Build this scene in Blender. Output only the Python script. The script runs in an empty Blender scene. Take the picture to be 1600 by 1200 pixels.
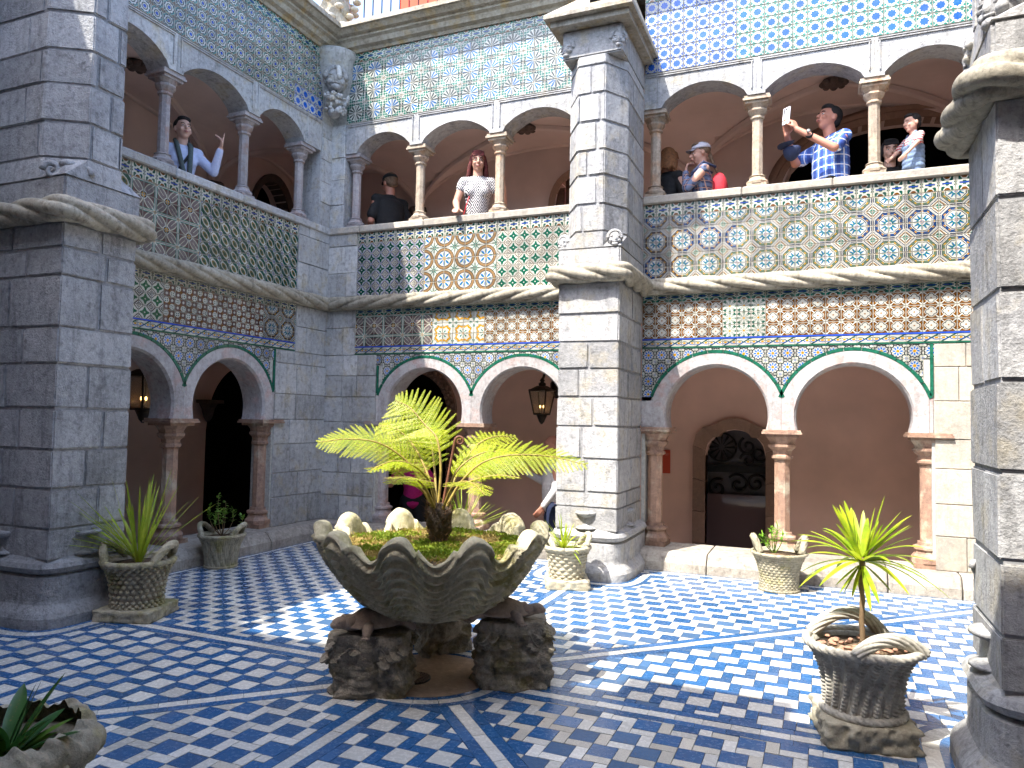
import bpy, bmesh, math, random
from mathutils import Vector, Matrix, noise
PI = math.pi
S = bpy.context.scene
COL = S.collection
# ------------------------------------------------------------------ camera
CAM = Vector((5.833, -7.658, 1.47)); YAW, PITCH, ROLL, FPX = 0.4014, 0.0485, 0.0188, 1149.764
fw = Vector((-math.sin(YAW)*math.cos(PITCH), math.cos(YAW)*math.cos(PITCH), math.sin(PITCH)))
rt = fw.cross(Vector((0, 0, 1))).normalized(); up = rt.cross(fw)
cR = rt*math.cos(ROLL)+up*math.sin(ROLL); cU = up*math.cos(ROLL)-rt*math.sin(ROLL)
cam_data = bpy.data.cameras.new('camera'); cam = bpy.data.objects.new('camera', cam_data); COL.objects.link(cam)
m = Matrix((cR, cU, -fw)).transposed().to_4x4(); m.translation = CAM; cam.matrix_world = m
cam_data.sensor_width = 36; cam_data.lens = FPX/1600*36; cam_data.clip_start = 0.02; cam_data.clip_end = 3000
S.camera = cam
# ------------------------------------------------------------------ sky, sun, exposure
SUN = Vector((0.45, 1.0, -1.64)).normalized()      # the way the light travels
w = bpy.data.worlds.new('World'); S.world = w; w.use_nodes = True
bg = w.node_tree.nodes['Background']; sky = w.node_tree.nodes.new('ShaderNodeTexSky')
sky.sky_type = 'NISHITA'; sky.sun_disc = False
sky.sun_elevation = math.asin(-SUN.z); sky.sun_rotation = math.atan2(-SUN.x, -SUN.y)
sky.air_density = 1.0; sky.dust_density = 1.8; sky.ozone_density = 1.0
w.node_tree.links.new(sky.outputs[0], bg.inputs[0]); bg.inputs[1].default_value = 0.15
sl = bpy.data.lights.new('sun', 'SUN'); sl.energy = 2.0; sl.angle = math.radians(0.5); sl.color = (1, 0.955, 0.88)
so = bpy.data.objects.new('sun', sl); COL.objects.link(so); so.rotation_euler = SUN.to_track_quat('-Z', 'Y').to_euler(); so.location = (0, -20, 30)
S.view_settings.view_transform = 'Standard'; S.view_settings.look = 'None'; S.view_settings.gamma = 1
S.view_settings.exposure = 2.55; S.view_settings.use_curve_mapping = False
S.render.engine = 'CYCLES'
S.cycles.max_bounces = 9; S.cycles.diffuse_bounces = 7; S.cycles.glossy_bounces = 3; S.cycles.transmission_bounces = 4

# ------------------------------------------------------------------ helpers
rnd = random.Random(7)
def tag(o, label=None, cat=None, group=None, kind=None):
    if label: o['label'] = label
    if cat: o['category'] = cat
    if group: o['group'] = group
    if kind: o['kind'] = kind
    return o
def setloc(o, loc=(0, 0, 0), rot=(0, 0, 0), sc=1.0):
    o.location = loc; o.rotation_euler = rot; o.scale = (sc, sc, sc) if not hasattr(sc, '__len__') else sc
    return o
def thing(name, label, cat, loc=(0, 0, 0), rz=0.0, group=None, kind=None, sc=1.0):
    o = bpy.data.objects.new(name, None); COL.objects.link(o); o.empty_display_size = 0.1
    setloc(o, loc, (0, 0, rz), sc)
    return tag(o, label, cat, group, kind)
def link(name, me, mat=None, parent=None, loc=(0, 0, 0), rot=(0, 0, 0)):
    o = bpy.data.objects.new(name, me); COL.objects.link(o)
    if mat and not me.materials: me.materials.append(mat)
    if parent: o.parent = parent
    o.location = loc; o.rotation_euler = rot
    return o
def copy_tree(o, parent=None):
    c = o.copy(); COL.objects.link(c); c.parent = parent
    for ch in list(o.children): copy_tree(ch, c)
    return c
class MB:
    def __init__(s): s.v = []; s.f = []; s.mi = []; s.sm = []
    def add(s, vs, fs, mi=0, sm=False):
        b = len(s.v); s.v += [tuple(v) for v in vs]
        for f in fs: s.f.append([b+i for i in f]); s.mi.append(mi); s.sm.append(sm)
        return s
    def box(s, x0, x1, y0, y1, z0, z1, mi=0):
        return s.add([(x0,y0,z0),(x1,y0,z0),(x1,y1,z0),(x0,y1,z0),(x0,y0,z1),(x1,y0,z1),(x1,y1,z1),(x0,y1,z1)],
              [(3,2,1,0),(4,5,6,7),(0,1,5,4),(1,2,6,5),(2,3,7,6),(3,0,4,7)], mi)
    def prism(s, poly, z0, z1, mi=0):
        n = len(poly)
        return s.add([(x,y,z0) for x,y in poly]+[(x,y,z1) for x,y in poly],
              [tuple(range(n))[::-1], tuple(range(n,2*n))]+[(i,(i+1)%n,n+(i+1)%n,n+i) for i in range(n)], mi)
    def prism_y(s, poly, y0, y1, mi=0):           # polygon in x,z extruded along y
        n = len(poly)
        return s.add([(x,y0,z) for x,z in poly]+[(x,y1,z) for x,z in poly],
              [tuple(range(n)), tuple(range(n,2*n))[::-1]]+[(i,n+i,n+(i+1)%n,(i+1)%n) for i in range(n)], mi)
    def rings(s, rs, close=True, cap=True, mi=0, sm=True):   # list of equal-length vertex rings
        n = len(rs[0]); vs = [v for r in rs for v in r]; fs = []
        for k in range(len(rs)-1):
            for i in range(n if close else n-1):
                a = k*n+i; b = k*n+(i+1)%n; fs.append((a, b, b+n, a+n))
        if cap: fs += [tuple(range(n))[::-1], tuple(range((len(rs)-1)*n, len(rs)*n))]
        return s.add(vs, fs, mi, sm)
    def lathe(s, prof, n=16, c=(0, 0), ph=0.0, mi=0, sm=True, cap=True):
        rs = [[(c[0]+r*math.cos(2*PI*i/n+ph), c[1]+r*math.sin(2*PI*i/n+ph), z) for i in range(n)] for r, z in prof]
        return s.rings(rs, True, cap, mi, sm)
    def tube(s, pts, r, n=8, mi=0, sm=True, cap=True):
        pts = [Vector(p) for p in pts]; R = r if hasattr(r, '__len__') else [r]*len(pts)
        rs = []; nrm = None
        for i, p in enumerate(pts):
            t = (pts[min(i+1, len(pts)-1)]-pts[max(i-1, 0)]).normalized()
            if nrm is None: nrm = t.orthogonal().normalized()
            else:
                nrm = (nrm - t*nrm.dot(t));
                nrm = nrm.normalized() if nrm.length > 1e-6 else t.orthogonal().normalized()
            b = t.cross(nrm)
            rs.append([tuple(p+(nrm*math.cos(2*PI*k/n)+b*math.sin(2*PI*k/n))*R[i]) for k in range(n)])
        return s.rings(rs, True, cap, mi, sm)
    def ball(s, c, r, n=10, m=7, mi=0, sm=True):
        rx, ry, rz = r if hasattr(r, '__len__') else (r, r, r)
        rs = []
        for k in range(m+1):
            a = -PI/2+PI*k/m; q = max(math.cos(a), 0.02)
            rs.append([(c[0]+rx*q*math.cos(2*PI*i/n), c[1]+ry*q*math.sin(2*PI*i/n), c[2]+rz*math.sin(a)) for i in range(n)])
        return s.rings(rs, True, True, mi, sm)
    def grid(s, P, mi=0, sm=True, closeu=False):   # P[row][col]
        return s.rings(P, closeu, False, mi, sm)
    def mesh(s, name, mats, fix=True):
        me = bpy.data.meshes.new(name); me.from_pydata(s.v, [], s.f)
        for mt in (mats if isinstance(mats, (list, tuple)) else [mats]): me.materials.append(mt)
        me.polygons.foreach_set('material_index', s.mi); me.polygons.foreach_set('use_smooth', s.sm)
        if fix:
            bm = bmesh.new(); bm.from_mesh(me); bmesh.ops.recalc_face_normals(bm, faces=bm.faces); bm.to_mesh(me); bm.free()
        me.update(); return me
    def build(s, name, mats, parent=None, loc=(0, 0, 0), rot=(0, 0, 0), fix=True):
        return link(name, s.mesh(name, mats, fix), None, parent, loc, rot)
def bez(p0, p1, p2, n=12):
    p0, p1, p2 = Vector(p0), Vector(p1), Vector(p2)
    return [p0*(1-t)**2+p1*2*t*(1-t)+p2*t*t for t in [i/n for i in range(n+1)]]
def fbm(p, sc=1.0, o=4):
    return noise.fractal(Vector(p)*sc, 1.0, 2.0, o)
def rope_mesh(mb, pts, r, strands=4, pitch=0.9, n=32, amp=0.3, closed=False, mi=0, tw0=0.0, squash=None):
    """a twisted rope along a dense polyline"""
    pts = [Vector(p) for p in pts]; N = len(pts); rs = []; nrm = None; L = 0.0
    for i, p in enumerate(pts):
        a = pts[(i-1) % N] if closed else pts[max(i-1, 0)]; b = pts[(i+1) % N] if closed else pts[min(i+1, N-1)]
        t = (b-a).normalized()
        if i: L += (p-pts[i-1]).length
        if nrm is None: nrm = (Vector((0, 0, 1))-t*t.z); nrm = nrm.normalized() if nrm.length > .01 else t.orthogonal().normalized()
        else: nrm = (nrm-t*nrm.dot(t)).normalized()
        bi = t.cross(nrm); ring = []
        R = r(i/(N-1)) if callable(r) else r
        for k in range(n):
            ph = 2*PI*k/n; q = (ph*strands/2 - L/pitch*PI*strands + tw0)
            rr = R*(1-amp+amp*abs(math.sin(q))**0.5)
            ring.append(tuple(p+nrm*math.cos(ph)*rr+bi*math.sin(ph)*rr))
        rs.append(ring)
    if closed: rs.append(rs[0])
    mb.rings(rs, True, not closed, mi, True)
def arc_pts(cx, cz, r, a0, a1, n, y=0.0):
    return [(cx+r*math.cos(a0+(a1-a0)*i/n), y, cz+r*math.sin(a0+(a1-a0)*i/n)) for i in range(n+1)]
def sweep(mb, prof, path, mi=0):
    """profile (d outward, z) mitred along an open plan polyline; outward = right-hand side of the path"""
    P = [Vector((p[0], p[1])) for p in path]; rs = []
    for i, p in enumerate(P):
        n1 = n2 = None
        if i: d = (p-P[i-1]).normalized(); n1 = Vector((d.y, -d.x))
        if i < len(P)-1: d = (P[i+1]-p).normalized(); n2 = Vector((d.y, -d.x))
        nn = (n1 or n2) if (n1 is None or n2 is None) else (n1+n2)/(1+n1.dot(n2))
        rs.append([(p.x+nn.x*d_, p.y+nn.y*d_, z) for d_, z in prof])
    mb.rings(rs, True, True, mi, False)
def cbox(x0, x1, y0, y1, z0, z1, b=0.006, name='block', mat=None, j=0.0):
    """a box with chamfered edges"""
    bm = bmesh.new(); bmesh.ops.create_cube(bm, size=1)
    for v in bm.verts:
        v.co = Vector((x0 if v.co.x < 0 else x1, y0 if v.co.y < 0 else y1, z0 if v.co.z < 0 else z1))
        if j: v.co += Vector((rnd.uniform(-j, j), rnd.uniform(-j, j), rnd.uniform(-j, j)))
    bmesh.ops.bevel(bm, geom=bm.edges[:], offset=b, segments=1, affect='EDGES')
    me = bpy.data.meshes.new(name); bm.to_mesh(me); bm.free()
    if mat: me.materials.append(mat)
    return me
def clip_poly(poly, nx, ny, c):       # keep nx*x+ny*y <= c
    out = []
    for i in range(len(poly)):
        a, b = poly[i], poly[(i+1) % len(poly)]
        da = nx*a[0]+ny*a[1]-c; db = nx*b[0]+ny*b[1]-c
        if da <= 0: out.append(a)
        if (da < 0 < db) or (db < 0 < da):
            t = da/(da-db); out.append((a[0]+(b[0]-a[0])*t, a[1]+(b[1]-a[1])*t))
    return out
def area2(poly): return 0.5*sum(poly[i][0]*poly[(i+1) % len(poly)][1]-poly[(i+1) % len(poly)][0]*poly[i][1] for i in range(len(poly)))
def block_from_poly(poly, z0, z1, b=0.006, mat=None, name='stone_block'):
    bm = bmesh.new(); n = len(poly)
    if area2(poly) < 0: poly = poly[::-1]
    vb = [bm.verts.new((x, y, z0)) for x, y in poly]; vt = [bm.verts.new((x, y, z1)) for x, y in poly]
    bm.faces.new(vb[::-1]); bm.faces.new(vt)
    for i in range(n): bm.faces.new((vb[i], vb[(i+1) % n], vt[(i+1) % n], vt[i]))
    for v in bm.verts: v.co += Vector((rnd.uniform(-.0035, .0035), rnd.uniform(-.0035, .0035), rnd.uniform(-.004, .004)))
    bmesh.ops.bevel(bm, geom=bm.edges[:], offset=b*rnd.uniform(.8, 1.9), segments=2, affect='EDGES')
    me = bpy.data.meshes.new(name); bm.to_mesh(me); bm.free()
    if mat: me.materials.append(mat)
    return me
def project(p):
    d = Vector(p)-CAM; wz = d.dot(fw)
    if wz <= 0.05: return None
    return (800+FPX*d.dot(cR)/wz, 600-FPX*d.dot(cU)/wz, wz)
# ------------------------------------------------------------------ node maths for procedural materials
class NX:
    def __init__(s, g, sock): s.g = g; s.s = sock
    def _m(s, op, o=None, c=None):
        n = s.g.nodes.new('ShaderNodeMath'); n.operation = op
        for i, a in enumerate((s, o, c)):
            if a is None: continue
            if isinstance(a, NX): s.g.links.new(a.s, n.inputs[i])
            else: n.inputs[i].default_value = a
        return NX(s.g, n.outputs[0])
    def _k(s, v):
        n = s.g.nodes.new('ShaderNodeValue'); n.outputs[0].default_value = v; return NX(s.g, n.outputs[0])
    def __add__(s, o): return s._m('ADD', o)
    __radd__ = __add__
    def __sub__(s, o): return s._m('SUBTRACT', o)
    def __rsub__(s, o): return s._k(o)._m('SUBTRACT', s)
    def __mul__(s, o): return s._m('MULTIPLY', o)
    __rmul__ = __mul__
    def __truediv__(s, o): return s._m('DIVIDE', o)
    def __lt__(s, o): return s._m('LESS_THAN', o)
    def __gt__(s, o): return s._m('GREATER_THAN', o)
    def abs(s): return s._m('ABSOLUTE')
    def sqrt(s): return s._m('SQRT')
    def cos(s): return s._m('COSINE')
    def sin(s): return s._m('SINE')
    def max(s, o): return s._m('MAXIMUM', o)
    def min(s, o): return s._m('MINIMUM', o)
    def atan2(s, o): return s._m('ARCTAN2', o)
    def frac(s): return s._m('FRACT')
    def floor(s): return s._m('FLOOR')
    def near(s, c, w): return (s-c).abs() < w
def mixc(g, f, a, b):
    n = g.nodes.new('ShaderNodeMix'); n.data_type = 'RGBA'
    for i, v in ((0, f), (6, a), (7, b)):
        if isinstance(v, NX): g.links.new(v.s, n.inputs[i])
        elif i == 0: n.inputs[0].default_value = v
        else: n.inputs[i].default_value = (*v, 1)
    return NX(g, n.outputs[2])
def newmat(name):
    mt = bpy.data.materials.new(name); mt.use_nodes = True
    g = mt.node_tree; return mt, g, g.nodes['Principled BSDF']
def coord(g, kind='Object'):
    n = g.nodes.new('ShaderNodeTexCoord'); return n.outputs[kind]
def noise_n(g, vec, scale, detail=4, rough=0.55, dist=0.0):
    n = g.nodes.new('ShaderNodeTexNoise'); n.inputs['Scale'].default_value = scale; n.inputs['Detail'].default_value = detail
    n.inputs['Roughness'].default_value = rough; n.inputs['Distortion'].default_value = dist
    if vec is not None: g.links.new(vec, n.inputs['Vector'])
    return NX(g, n.outputs[0])
def ramp(g, x, a, b):      # 0 at a .. 1 at b
    n = g.nodes.new('ShaderNodeMapRange'); n.inputs[1].default_value = a; n.inputs[2].default_value = b
    g.links.new(x.s, n.inputs[0]); return NX(g, n.outputs[0])
def setin(g, bs, key, v):
    if isinstance(v, NX): g.links.new(v.s, bs.inputs[key])
    elif hasattr(v, '__len__'): bs.inputs[key].default_value = (*v, 1)
    else: bs.inputs[key].default_value = v
def bump(g, bs, h, dist=0.01, strength=1.0):
    n = g.nodes.new('ShaderNodeBump'); n.inputs['Strength'].default_value = strength; n.inputs['Distance'].default_value = dist
    g.links.new(h.s, n.inputs['Height']); g.links.new(n.outputs[0], bs.inputs['Normal'])
def rand(g):
    n = g.nodes.new('ShaderNodeObjectInfo'); return NX(g, n.outputs['Random'])
def wpos(g):               # world position, so alike blocks never share their stains
    n = g.nodes.new('ShaderNodeNewGeometry'); return n.outputs['Position']
def vmul(g, vec, sc):
    n = g.nodes.new('ShaderNodeVectorMath'); n.operation = 'MULTIPLY'; g.links.new(vec, n.inputs[0]); n.inputs[1].default_value = sc
    return n.outputs[0]

def stone(name, c1, c2, dark=(0.1, 0.095, 0.085), rough=0.85, bmp=0.006, fine=60, darkamt=0.5, var=0.38, warm=None, pits=True):
    mt, g, bs = newmat(name); p = wpos(g)
    n1 = noise_n(g, p, 2.2, 5, .6); n2 = noise_n(g, p, 14, 5, .65); n3 = noise_n(g, p, fine, 4, .7)
    streak = noise_n(g, vmul(g, p, (7, 7, 1.1)), 1.9, 6, .65, .4)
    c = mixc(g, ramp(g, n1, .35, .65), c1, c2)
    if warm: c = mixc(g, ramp(g, noise_n(g, p, 5.0, 4, .6), .52, .66), c, warm)
    c = mixc(g, ramp(g, n2, .55, .78)*darkamt, c, dark)
    c = mixc(g, ramp(g, streak, .52, .74)*(darkamt*.8), c, dark)
    if pits: c = mixc(g, ramp(g, n3, .62, .72)*.55, c, dark)
    n4 = noise_n(g, p, 24, 3, .75); c = mixc(g, ramp(g, n4, .54, .64)*(.42*darkamt), c, dark); c = mixc(g, ramp(g, n4, .46, .36)*.35, c, tuple(min(.8, q*1.35) for q in c1))
    v = rand(g)*var+(1-var/2)
    h = g.nodes.new('ShaderNodeHueSaturation'); g.links.new(c.s, h.inputs['Color']); g.links.new(v.s, h.inputs['Value'])
    g.links.new(h.outputs[0], bs.inputs['Base Color']); bs.inputs['Roughness'].default_value = rough
    bump(g, bs, n2*0.8+n3*0.9, bmp, 1.0)
    return mt
def plain(name, c, rough=0.6, metal=0.0, var=0.0, bmp=0.0, nsc=30, spec=None, sub=0.0, emit=None):
    mt, g, bs = newmat(name)
    p = coord(g)
    if var:
        n = noise_n(g, p, nsc, 4)
        col = mixc(g, ramp(g, n, .3, .7), tuple(x*(1-var) for x in c), tuple(min(1, x*(1+var)) for x in c)); setin(g, bs, 'Base Color', col)
        if bmp: bump(g, bs, n, bmp)
    else: setin(g, bs, 'Base Color', c)
    bs.inputs['Roughness'].default_value = rough; bs.inputs['Metallic'].default_value = metal
    if emit: bs.inputs['Emission Color'].default_value = (*emit[0], 1); bs.inputs['Emission Strength'].default_value = emit[1]
    return mt
LIME = stone('limestone', (.385, .38, .37), (.28, .28, .285), dark=(.085, .083, .08), darkamt=.75, warm=(.37, .34, .28), bmp=.008)  # base tone lowered for the sunlit sides, evening out sun and shade
LIME_D = stone('weathered_limestone_in_shade', (.42, .42, .42), (.31, .312, .315), dark=(.08, .08, .08), darkamt=.8, bmp=.012)  # paler than the sunlit stone to lift blocks in shade; streaks are weathering
LIME_P = stone('grey_pier_stone_in_shade', (.46, .455, .44), (.36, .36, .36), dark=(.10, .098, .09), darkamt=.75, warm=(.42, .38, .30), bmp=.007)  # base tone raised to brighten the piers and walls that stand in shade
WARMST = stone('warm_pier_stone', (.40, .36, .295), (.32, .295, .26), dark=(.15, .13, .10), darkamt=.5, warm=(.5, .42, .33), bmp=.004)
ARCHST = stone('arch_marble', (.45, .43, .42), (.35, .33, .325), dark=(.15, .11, .10), darkamt=.7, warm=(.45, .33, .30), bmp=.003, rough=.7)
COLST = stone('brown_column_marble', (.40, .25, .17), (.27, .165, .12), dark=(.07, .04, .035), darkamt=.65, warm=(.52, .44, .33), bmp=.004, rough=.6, fine=45)
COLUP = stone('cream_column_stone', (.44, .36, .265), (.32, .26, .20), dark=(.09, .06, .045), darkamt=.8, warm=(.42, .27, .17), bmp=.004, fine=55)
COLGR = stone('grey_column_stone', (.40, .36, .34), (.30, .27, .27), dark=(.1, .07, .07), darkamt=.55, warm=(.33, .22, .18), bmp=.004, fine=55)
ROPEST = stone('rope_stone', (.38, .345, .27), (.25, .22, .165), dark=(.07, .055, .035), darkamt=.9, bmp=.004)
CORN = stone('cornice_stone', (.40, .37, .31), (.29, .25, .19), dark=(.09, .07, .045), darkamt=.75, warm=(.38, .28, .14), bmp=.006)
PLANTER = stone('mossy_planter_stone', (.42, .38, .28), (.28, .25, .17), dark=(.035, .03, .018), darkamt=.8, warm=(.30, .27, .12), bmp=.006, var=.1)
PLANTER_L = stone('pale_planter_stone', (.46, .42, .31), (.36, .32, .23), dark=(.09, .07, .045), darkamt=.6, bmp=.004, var=.1)
SHELLST = stone('shell_stone', (.58, .52, .36), (.45, .40, .26), dark=(.10, .085, .05), darkamt=.55, warm=(.33, .29, .11), bmp=.005, var=.05)
ROCK = stone('dark_rock', (.40, .345, .26), (.23, .20, .15), dark=(.02, .018, .015), darkamt=.85, warm=(.2, .16, .07), bmp=.012, var=.1)
TORT = stone('tortoise_stone', (.33, .25, .19), (.24, .18, .135), dark=(.03, .02, .015), darkamt=.5, bmp=.003)
MORTAR = plain('mortar', (.27, .27, .275), .95, var=.3)
KERBST = stone('kerb_stone', (.36, .33, .28), (.24, .215, .185), dark=(.09, .07, .055), darkamt=.8, bmp=.006)
GROUT = plain('tile_mortar', (.42, .41, .37), .9, var=.25)
PLAST = plain('pink_plaster', (.78, .55, .455), .9, var=.12, nsc=1.3)
PLAST_L = plain('mauve_plaster', (.70, .575, .52), .9, var=.13, nsc=1.3)
DOORST = stone('door_surround_stone', (.33, .21, .15), (.27, .18, .14), dark=(.12, .08, .06), darkamt=.3, bmp=.003)
BLACK = plain('dark_room', (.006, .006, .007), .9, var=.3)  # near-black colour stands in for the shade of unlit hollows
IRON = plain('black_iron', (.012, .011, .011), .45, .6, var=.3)

# ------------------------------------------------------------------ azulejo motifs: f(g,u,v) -> colour, u,v in 0..1 over one tile
CR = (.60, .59, .49); WH = (.66, .655, .60); DG = (.015, .075, .055); GR = (.03, .16, .12); BL = (.02, .075, .42); LB = (.05, .19, .62)
BR = (.17, .075, .03); TN = (.34, .23, .14); OC = (.62, .33, .05); BK = (.025, .028, .035); PU = (.13, .085, .085); TE = (.02, .22, .20)
def tile_mat(name, fn, rough=.16, grout=True, wear=.14):
    mt, g, bs = newmat(name)
    uvn = g.nodes.new('ShaderNodeUVMap'); sp = g.nodes.new('ShaderNodeSeparateXYZ'); g.links.new(uvn.outputs[0], sp.inputs[0])
    u, v = NX(g, sp.outputs[0]), NX(g, sp.outputs[1])
    nz = noise_n(g, wpos(g), 55, 3); d = (nz-.5)*.05
    c = fn(g, u+d, v+d)
    e = u.min(v).min((1-u).min(1-v))
    if grout: c = mixc(g, e < .028, c, (.50, .48, .42))
    n1 = noise_n(g, wpos(g), 9, 4, .6); n2 = noise_n(g, wpos(g), 70, 3, .6)
    c = mixc(g, ramp(g, n2, .60, .8)*wear*1.6, c, (.55, .52, .44))
    c = mixc(g, ramp(g, n1, .5, .8)*wear, c, (.16, .13, .10))
    h = g.nodes.new('ShaderNodeHueSaturation'); h.inputs['Saturation'].default_value = 1.35; g.links.new(c.s, h.inputs['Color']); g.links.new((rand(g)*.30+.46).s, h.inputs['Value'])
    g.links.new(h.outputs[0], bs.inputs['Base Color']); setin(g, bs, 'Roughness', n1*.25+(rough-.02))
    bump(g, bs, noise_n(g, wpos(g), 18, 2), .004, .6)
    return mt
def polar(u, v, cx, cy):
    x = u-cx; y = v-cy; return x, y, (x*x+y*y).sqrt(), y.atan2(x)
def m_oct(in2):
    def f(g, u, v):
        x, y, r, a = polar(u, v, 0, 0)
        o = u.abs().max(v.abs()).max((u.abs()+v.abs())*.7071)
        c = mixc(g, o < .985, WH, (.03, .035, .07)); c = mixc(g, o < .91, c, WH)
        c = mixc(g, o < .87, c, BK); c = mixc(g, o < .83, c, in2); dots = ((a*12).cos() > .35)*((o-.74).abs() < .035)
        c = mixc(g, dots, c, OC if in2 != BL else CR)
        c = mixc(g, o < .665, c, WH); c = mixc(g, o < .625, c, BK); c = mixc(g, o < .57, c, WH)
        st = r < ((a*12).cos()*.13+.42); c = mixc(g, st, c, mixc(g, (a*12+.9).cos() > .55, (.02, .15, .12), (.04, .15, .42))); c = mixc(g, r < .2, c, WH); c = mixc(g, r < .13, c, mixc(g, (a*8).cos() > 0, LB, OC))
        k = (1-u)+(1-v)
        c = mixc(g, k < .68, c, WH); c = mixc(g, k < .62, c, (.05, .055, .08)); c = mixc(g, k < .53, c, WH); c = mixc(g, k < .46, c, TN); c = mixc(g, k < .38, c, BK); c = mixc(g, k < .31, c, WH); c = mixc(g, k < .22, c, GR)
        return c
    return f
def m_circle(g, u, v):
    x, y, r, a = polar(u, v, 0, 0)
    q, w_, rc, ac = polar(u, v, 1, 1)
    c = mixc(g, ((q.abs().min(w_.abs())) < .07)*(rc < .45), WH, GR); c = mixc(g, (q.abs()-w_.abs()).abs() < .05, c, GR)
    c = mixc(g, r < .97, c, (.07, .06, .05)); c = mixc(g, r < .91, c, TN); c = mixc(g, ((a*24).cos() > .6)*((r-.8).abs() < .05), c, (.25, .2, .16))
    c = mixc(g, r < .72, c, (.06, .06, .07)); c = mixc(g, r < .655, c, WH)
    c = mixc(g, (r < ((a*8).cos()*.16+.47))*(r > .18), c, mixc(g, (a*8+.8).cos() > .5, GR, LB)); c = mixc(g, ((a*8).cos() < -.35)*(r < .5), c, WH)
    c = mixc(g, r < .16, c, OC); return c
def m_diam(star, frame, nest):
    def f(g, u, v):
        x = (u-.5).abs(); y = (v-.5).abs(); k = x+y
        c = mixc(g, k > .5, star, nest); kk = 1-k
        c = mixc(g, (kk-.37).abs() < .025, c, BK); c = mixc(g, (kk-.27).abs() < .05, c, WH); c = mixc(g, (kk-.17).abs() < .03, c, BK); c = mixc(g, (kk-.11).abs() < .035, c, WH); c = mixc(g, kk < .08, c, BK)
        s = (x*y) < .012; s2 = (x*y) < .026; c = mixc(g, (k < .43)*(1-s2), c, WH)
        c = mixc(g, k < .07, c, WH); c = mixc(g, (k-.5).abs() < .075, c, WH); c = mixc(g, (k-.5).abs() < .03, c, frame); return c
    return f
def m_quatre(bgc, alt):
    def f(g, u, v):
        x = (u-.5).abs(); y = (v-.5).abs(); a_, b_ = x.max(y), x.min(y)
        p = ((a_-.17)*(a_-.17)+b_*b_).sqrt(); q = p.min(x.max(y)*1.4)
        c = mixc(g, ((x*30).sin()*(y*30).sin()) > .1, bgc, alt)
        cx, cy = (.5-x), (.5-y); rc = (cx*cx+cy*cy).sqrt()
        c = mixc(g, rc < .20, c, BK); c = mixc(g, rc < .15, c, WH); c = mixc(g, rc < .06, c, BR)
        c = mixc(g, (x-y).abs() < .05, c, WH)
        c = mixc(g, q < .235, c, WH); c = mixc(g, q < .195, c, BK); c = mixc(g, q < .145, c, WH); c = mixc(g, a_ < .05, c, alt); return c
    return f
def m_rosette(g, u, v):
    x, y, r, a = polar(u, v, .5, .5)
    c = mixc(g, r > .62, WH, LB); c = mixc(g, r > .66, c, GR)
    c = mixc(g, (r-((a*12).cos()*.025+.43)).abs() < .045, c, BK); c = mixc(g, (r-.53).abs() < .03, c, mixc(g, (a*12).cos() > .2, CR, DG))
    c = mixc(g, (r < .29)*((a*8).cos() > -.35)*(r > .13), c, LB); c = mixc(g, (r-.33).abs() < .015, c, (.2, .22, .25)); c = mixc(g, r < .10, c, OC); return c
def m_star(col):
    def f(g, u, v):
        x, y, r, a = polar(u, v, 0, 0)
        c = mixc(g, (r < .74)*(r > .13)*((a*12).cos() > (r*1.5-1.05)), WH, col)
        q, w_, rc, ac = polar(u, v, 1, 1)
        bits = (((u*13).sin()*(v*13).sin()).abs() > .22)*(r > .78); c = mixc(g, bits, c, mixc(g, (u*9+v*7).sin() > 0, GR, BK))
        c = mixc(g, (r < .86)*(r > .77)*((a*24).cos() > -.2), c, GR)
        c = mixc(g, rc < .26, c, WH); c = mixc(g, (rc < .21)*((ac*8).cos() > 0), c, BK); c = mixc(g, rc < .07, c, OC); return c
    return f
def m_blue8(alt):
    def f(g, u, v):
        x = (u-.5).abs(); y = (v-.5).abs(); sq = x.max(y); dm = (x+y)*.7071
        st = sq.min(dm)
        cx = .5-x; cy = .5-y
        c = mixc(g, (cx.max(cy) < .33)*((cx-cy).abs() > .05)*((cx+cy) < .42), WH, alt)
        c = mixc(g, cx+cy < .12, c, BK); c = mixc(g, (cx.min(cy) < .06)*((cx.max(cy)-.36).abs() < .09), c, alt)
        
        c = mixc(g, st < .30, c, (.10, .16, .22)); c = mixc(g, st < .285, c, WH); c = mixc(g, st < .225, c, (.02, .13, .58)); return c
    return f
def m_ring(g, u, v):
    x, y, r, a = polar(u, v, .5, .5)
    c = mixc(g, ((u*19).sin()*(v*19).sin()) > .12, (.10, .09, .085), TE); cx = .5-(u-.5).abs(); cy = .5-(v-.5).abs()
    c = mixc(g, (cx.min(cy) < .05), c, CR); c = mixc(g, (cx-cy).abs() < .04, c, CR); c = mixc(g, cx+cy < .2, c, BR)
    c = mixc(g, r < ((a*8).cos()*.03+.43), c, BK); c = mixc(g, r < ((a*8).cos()*.03+.38), c, WH); c = mixc(g, r < .27, c, BK); c = mixc(g, r < .2, c, CR); c = mixc(g, r < .13, c, BL); return c
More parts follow.
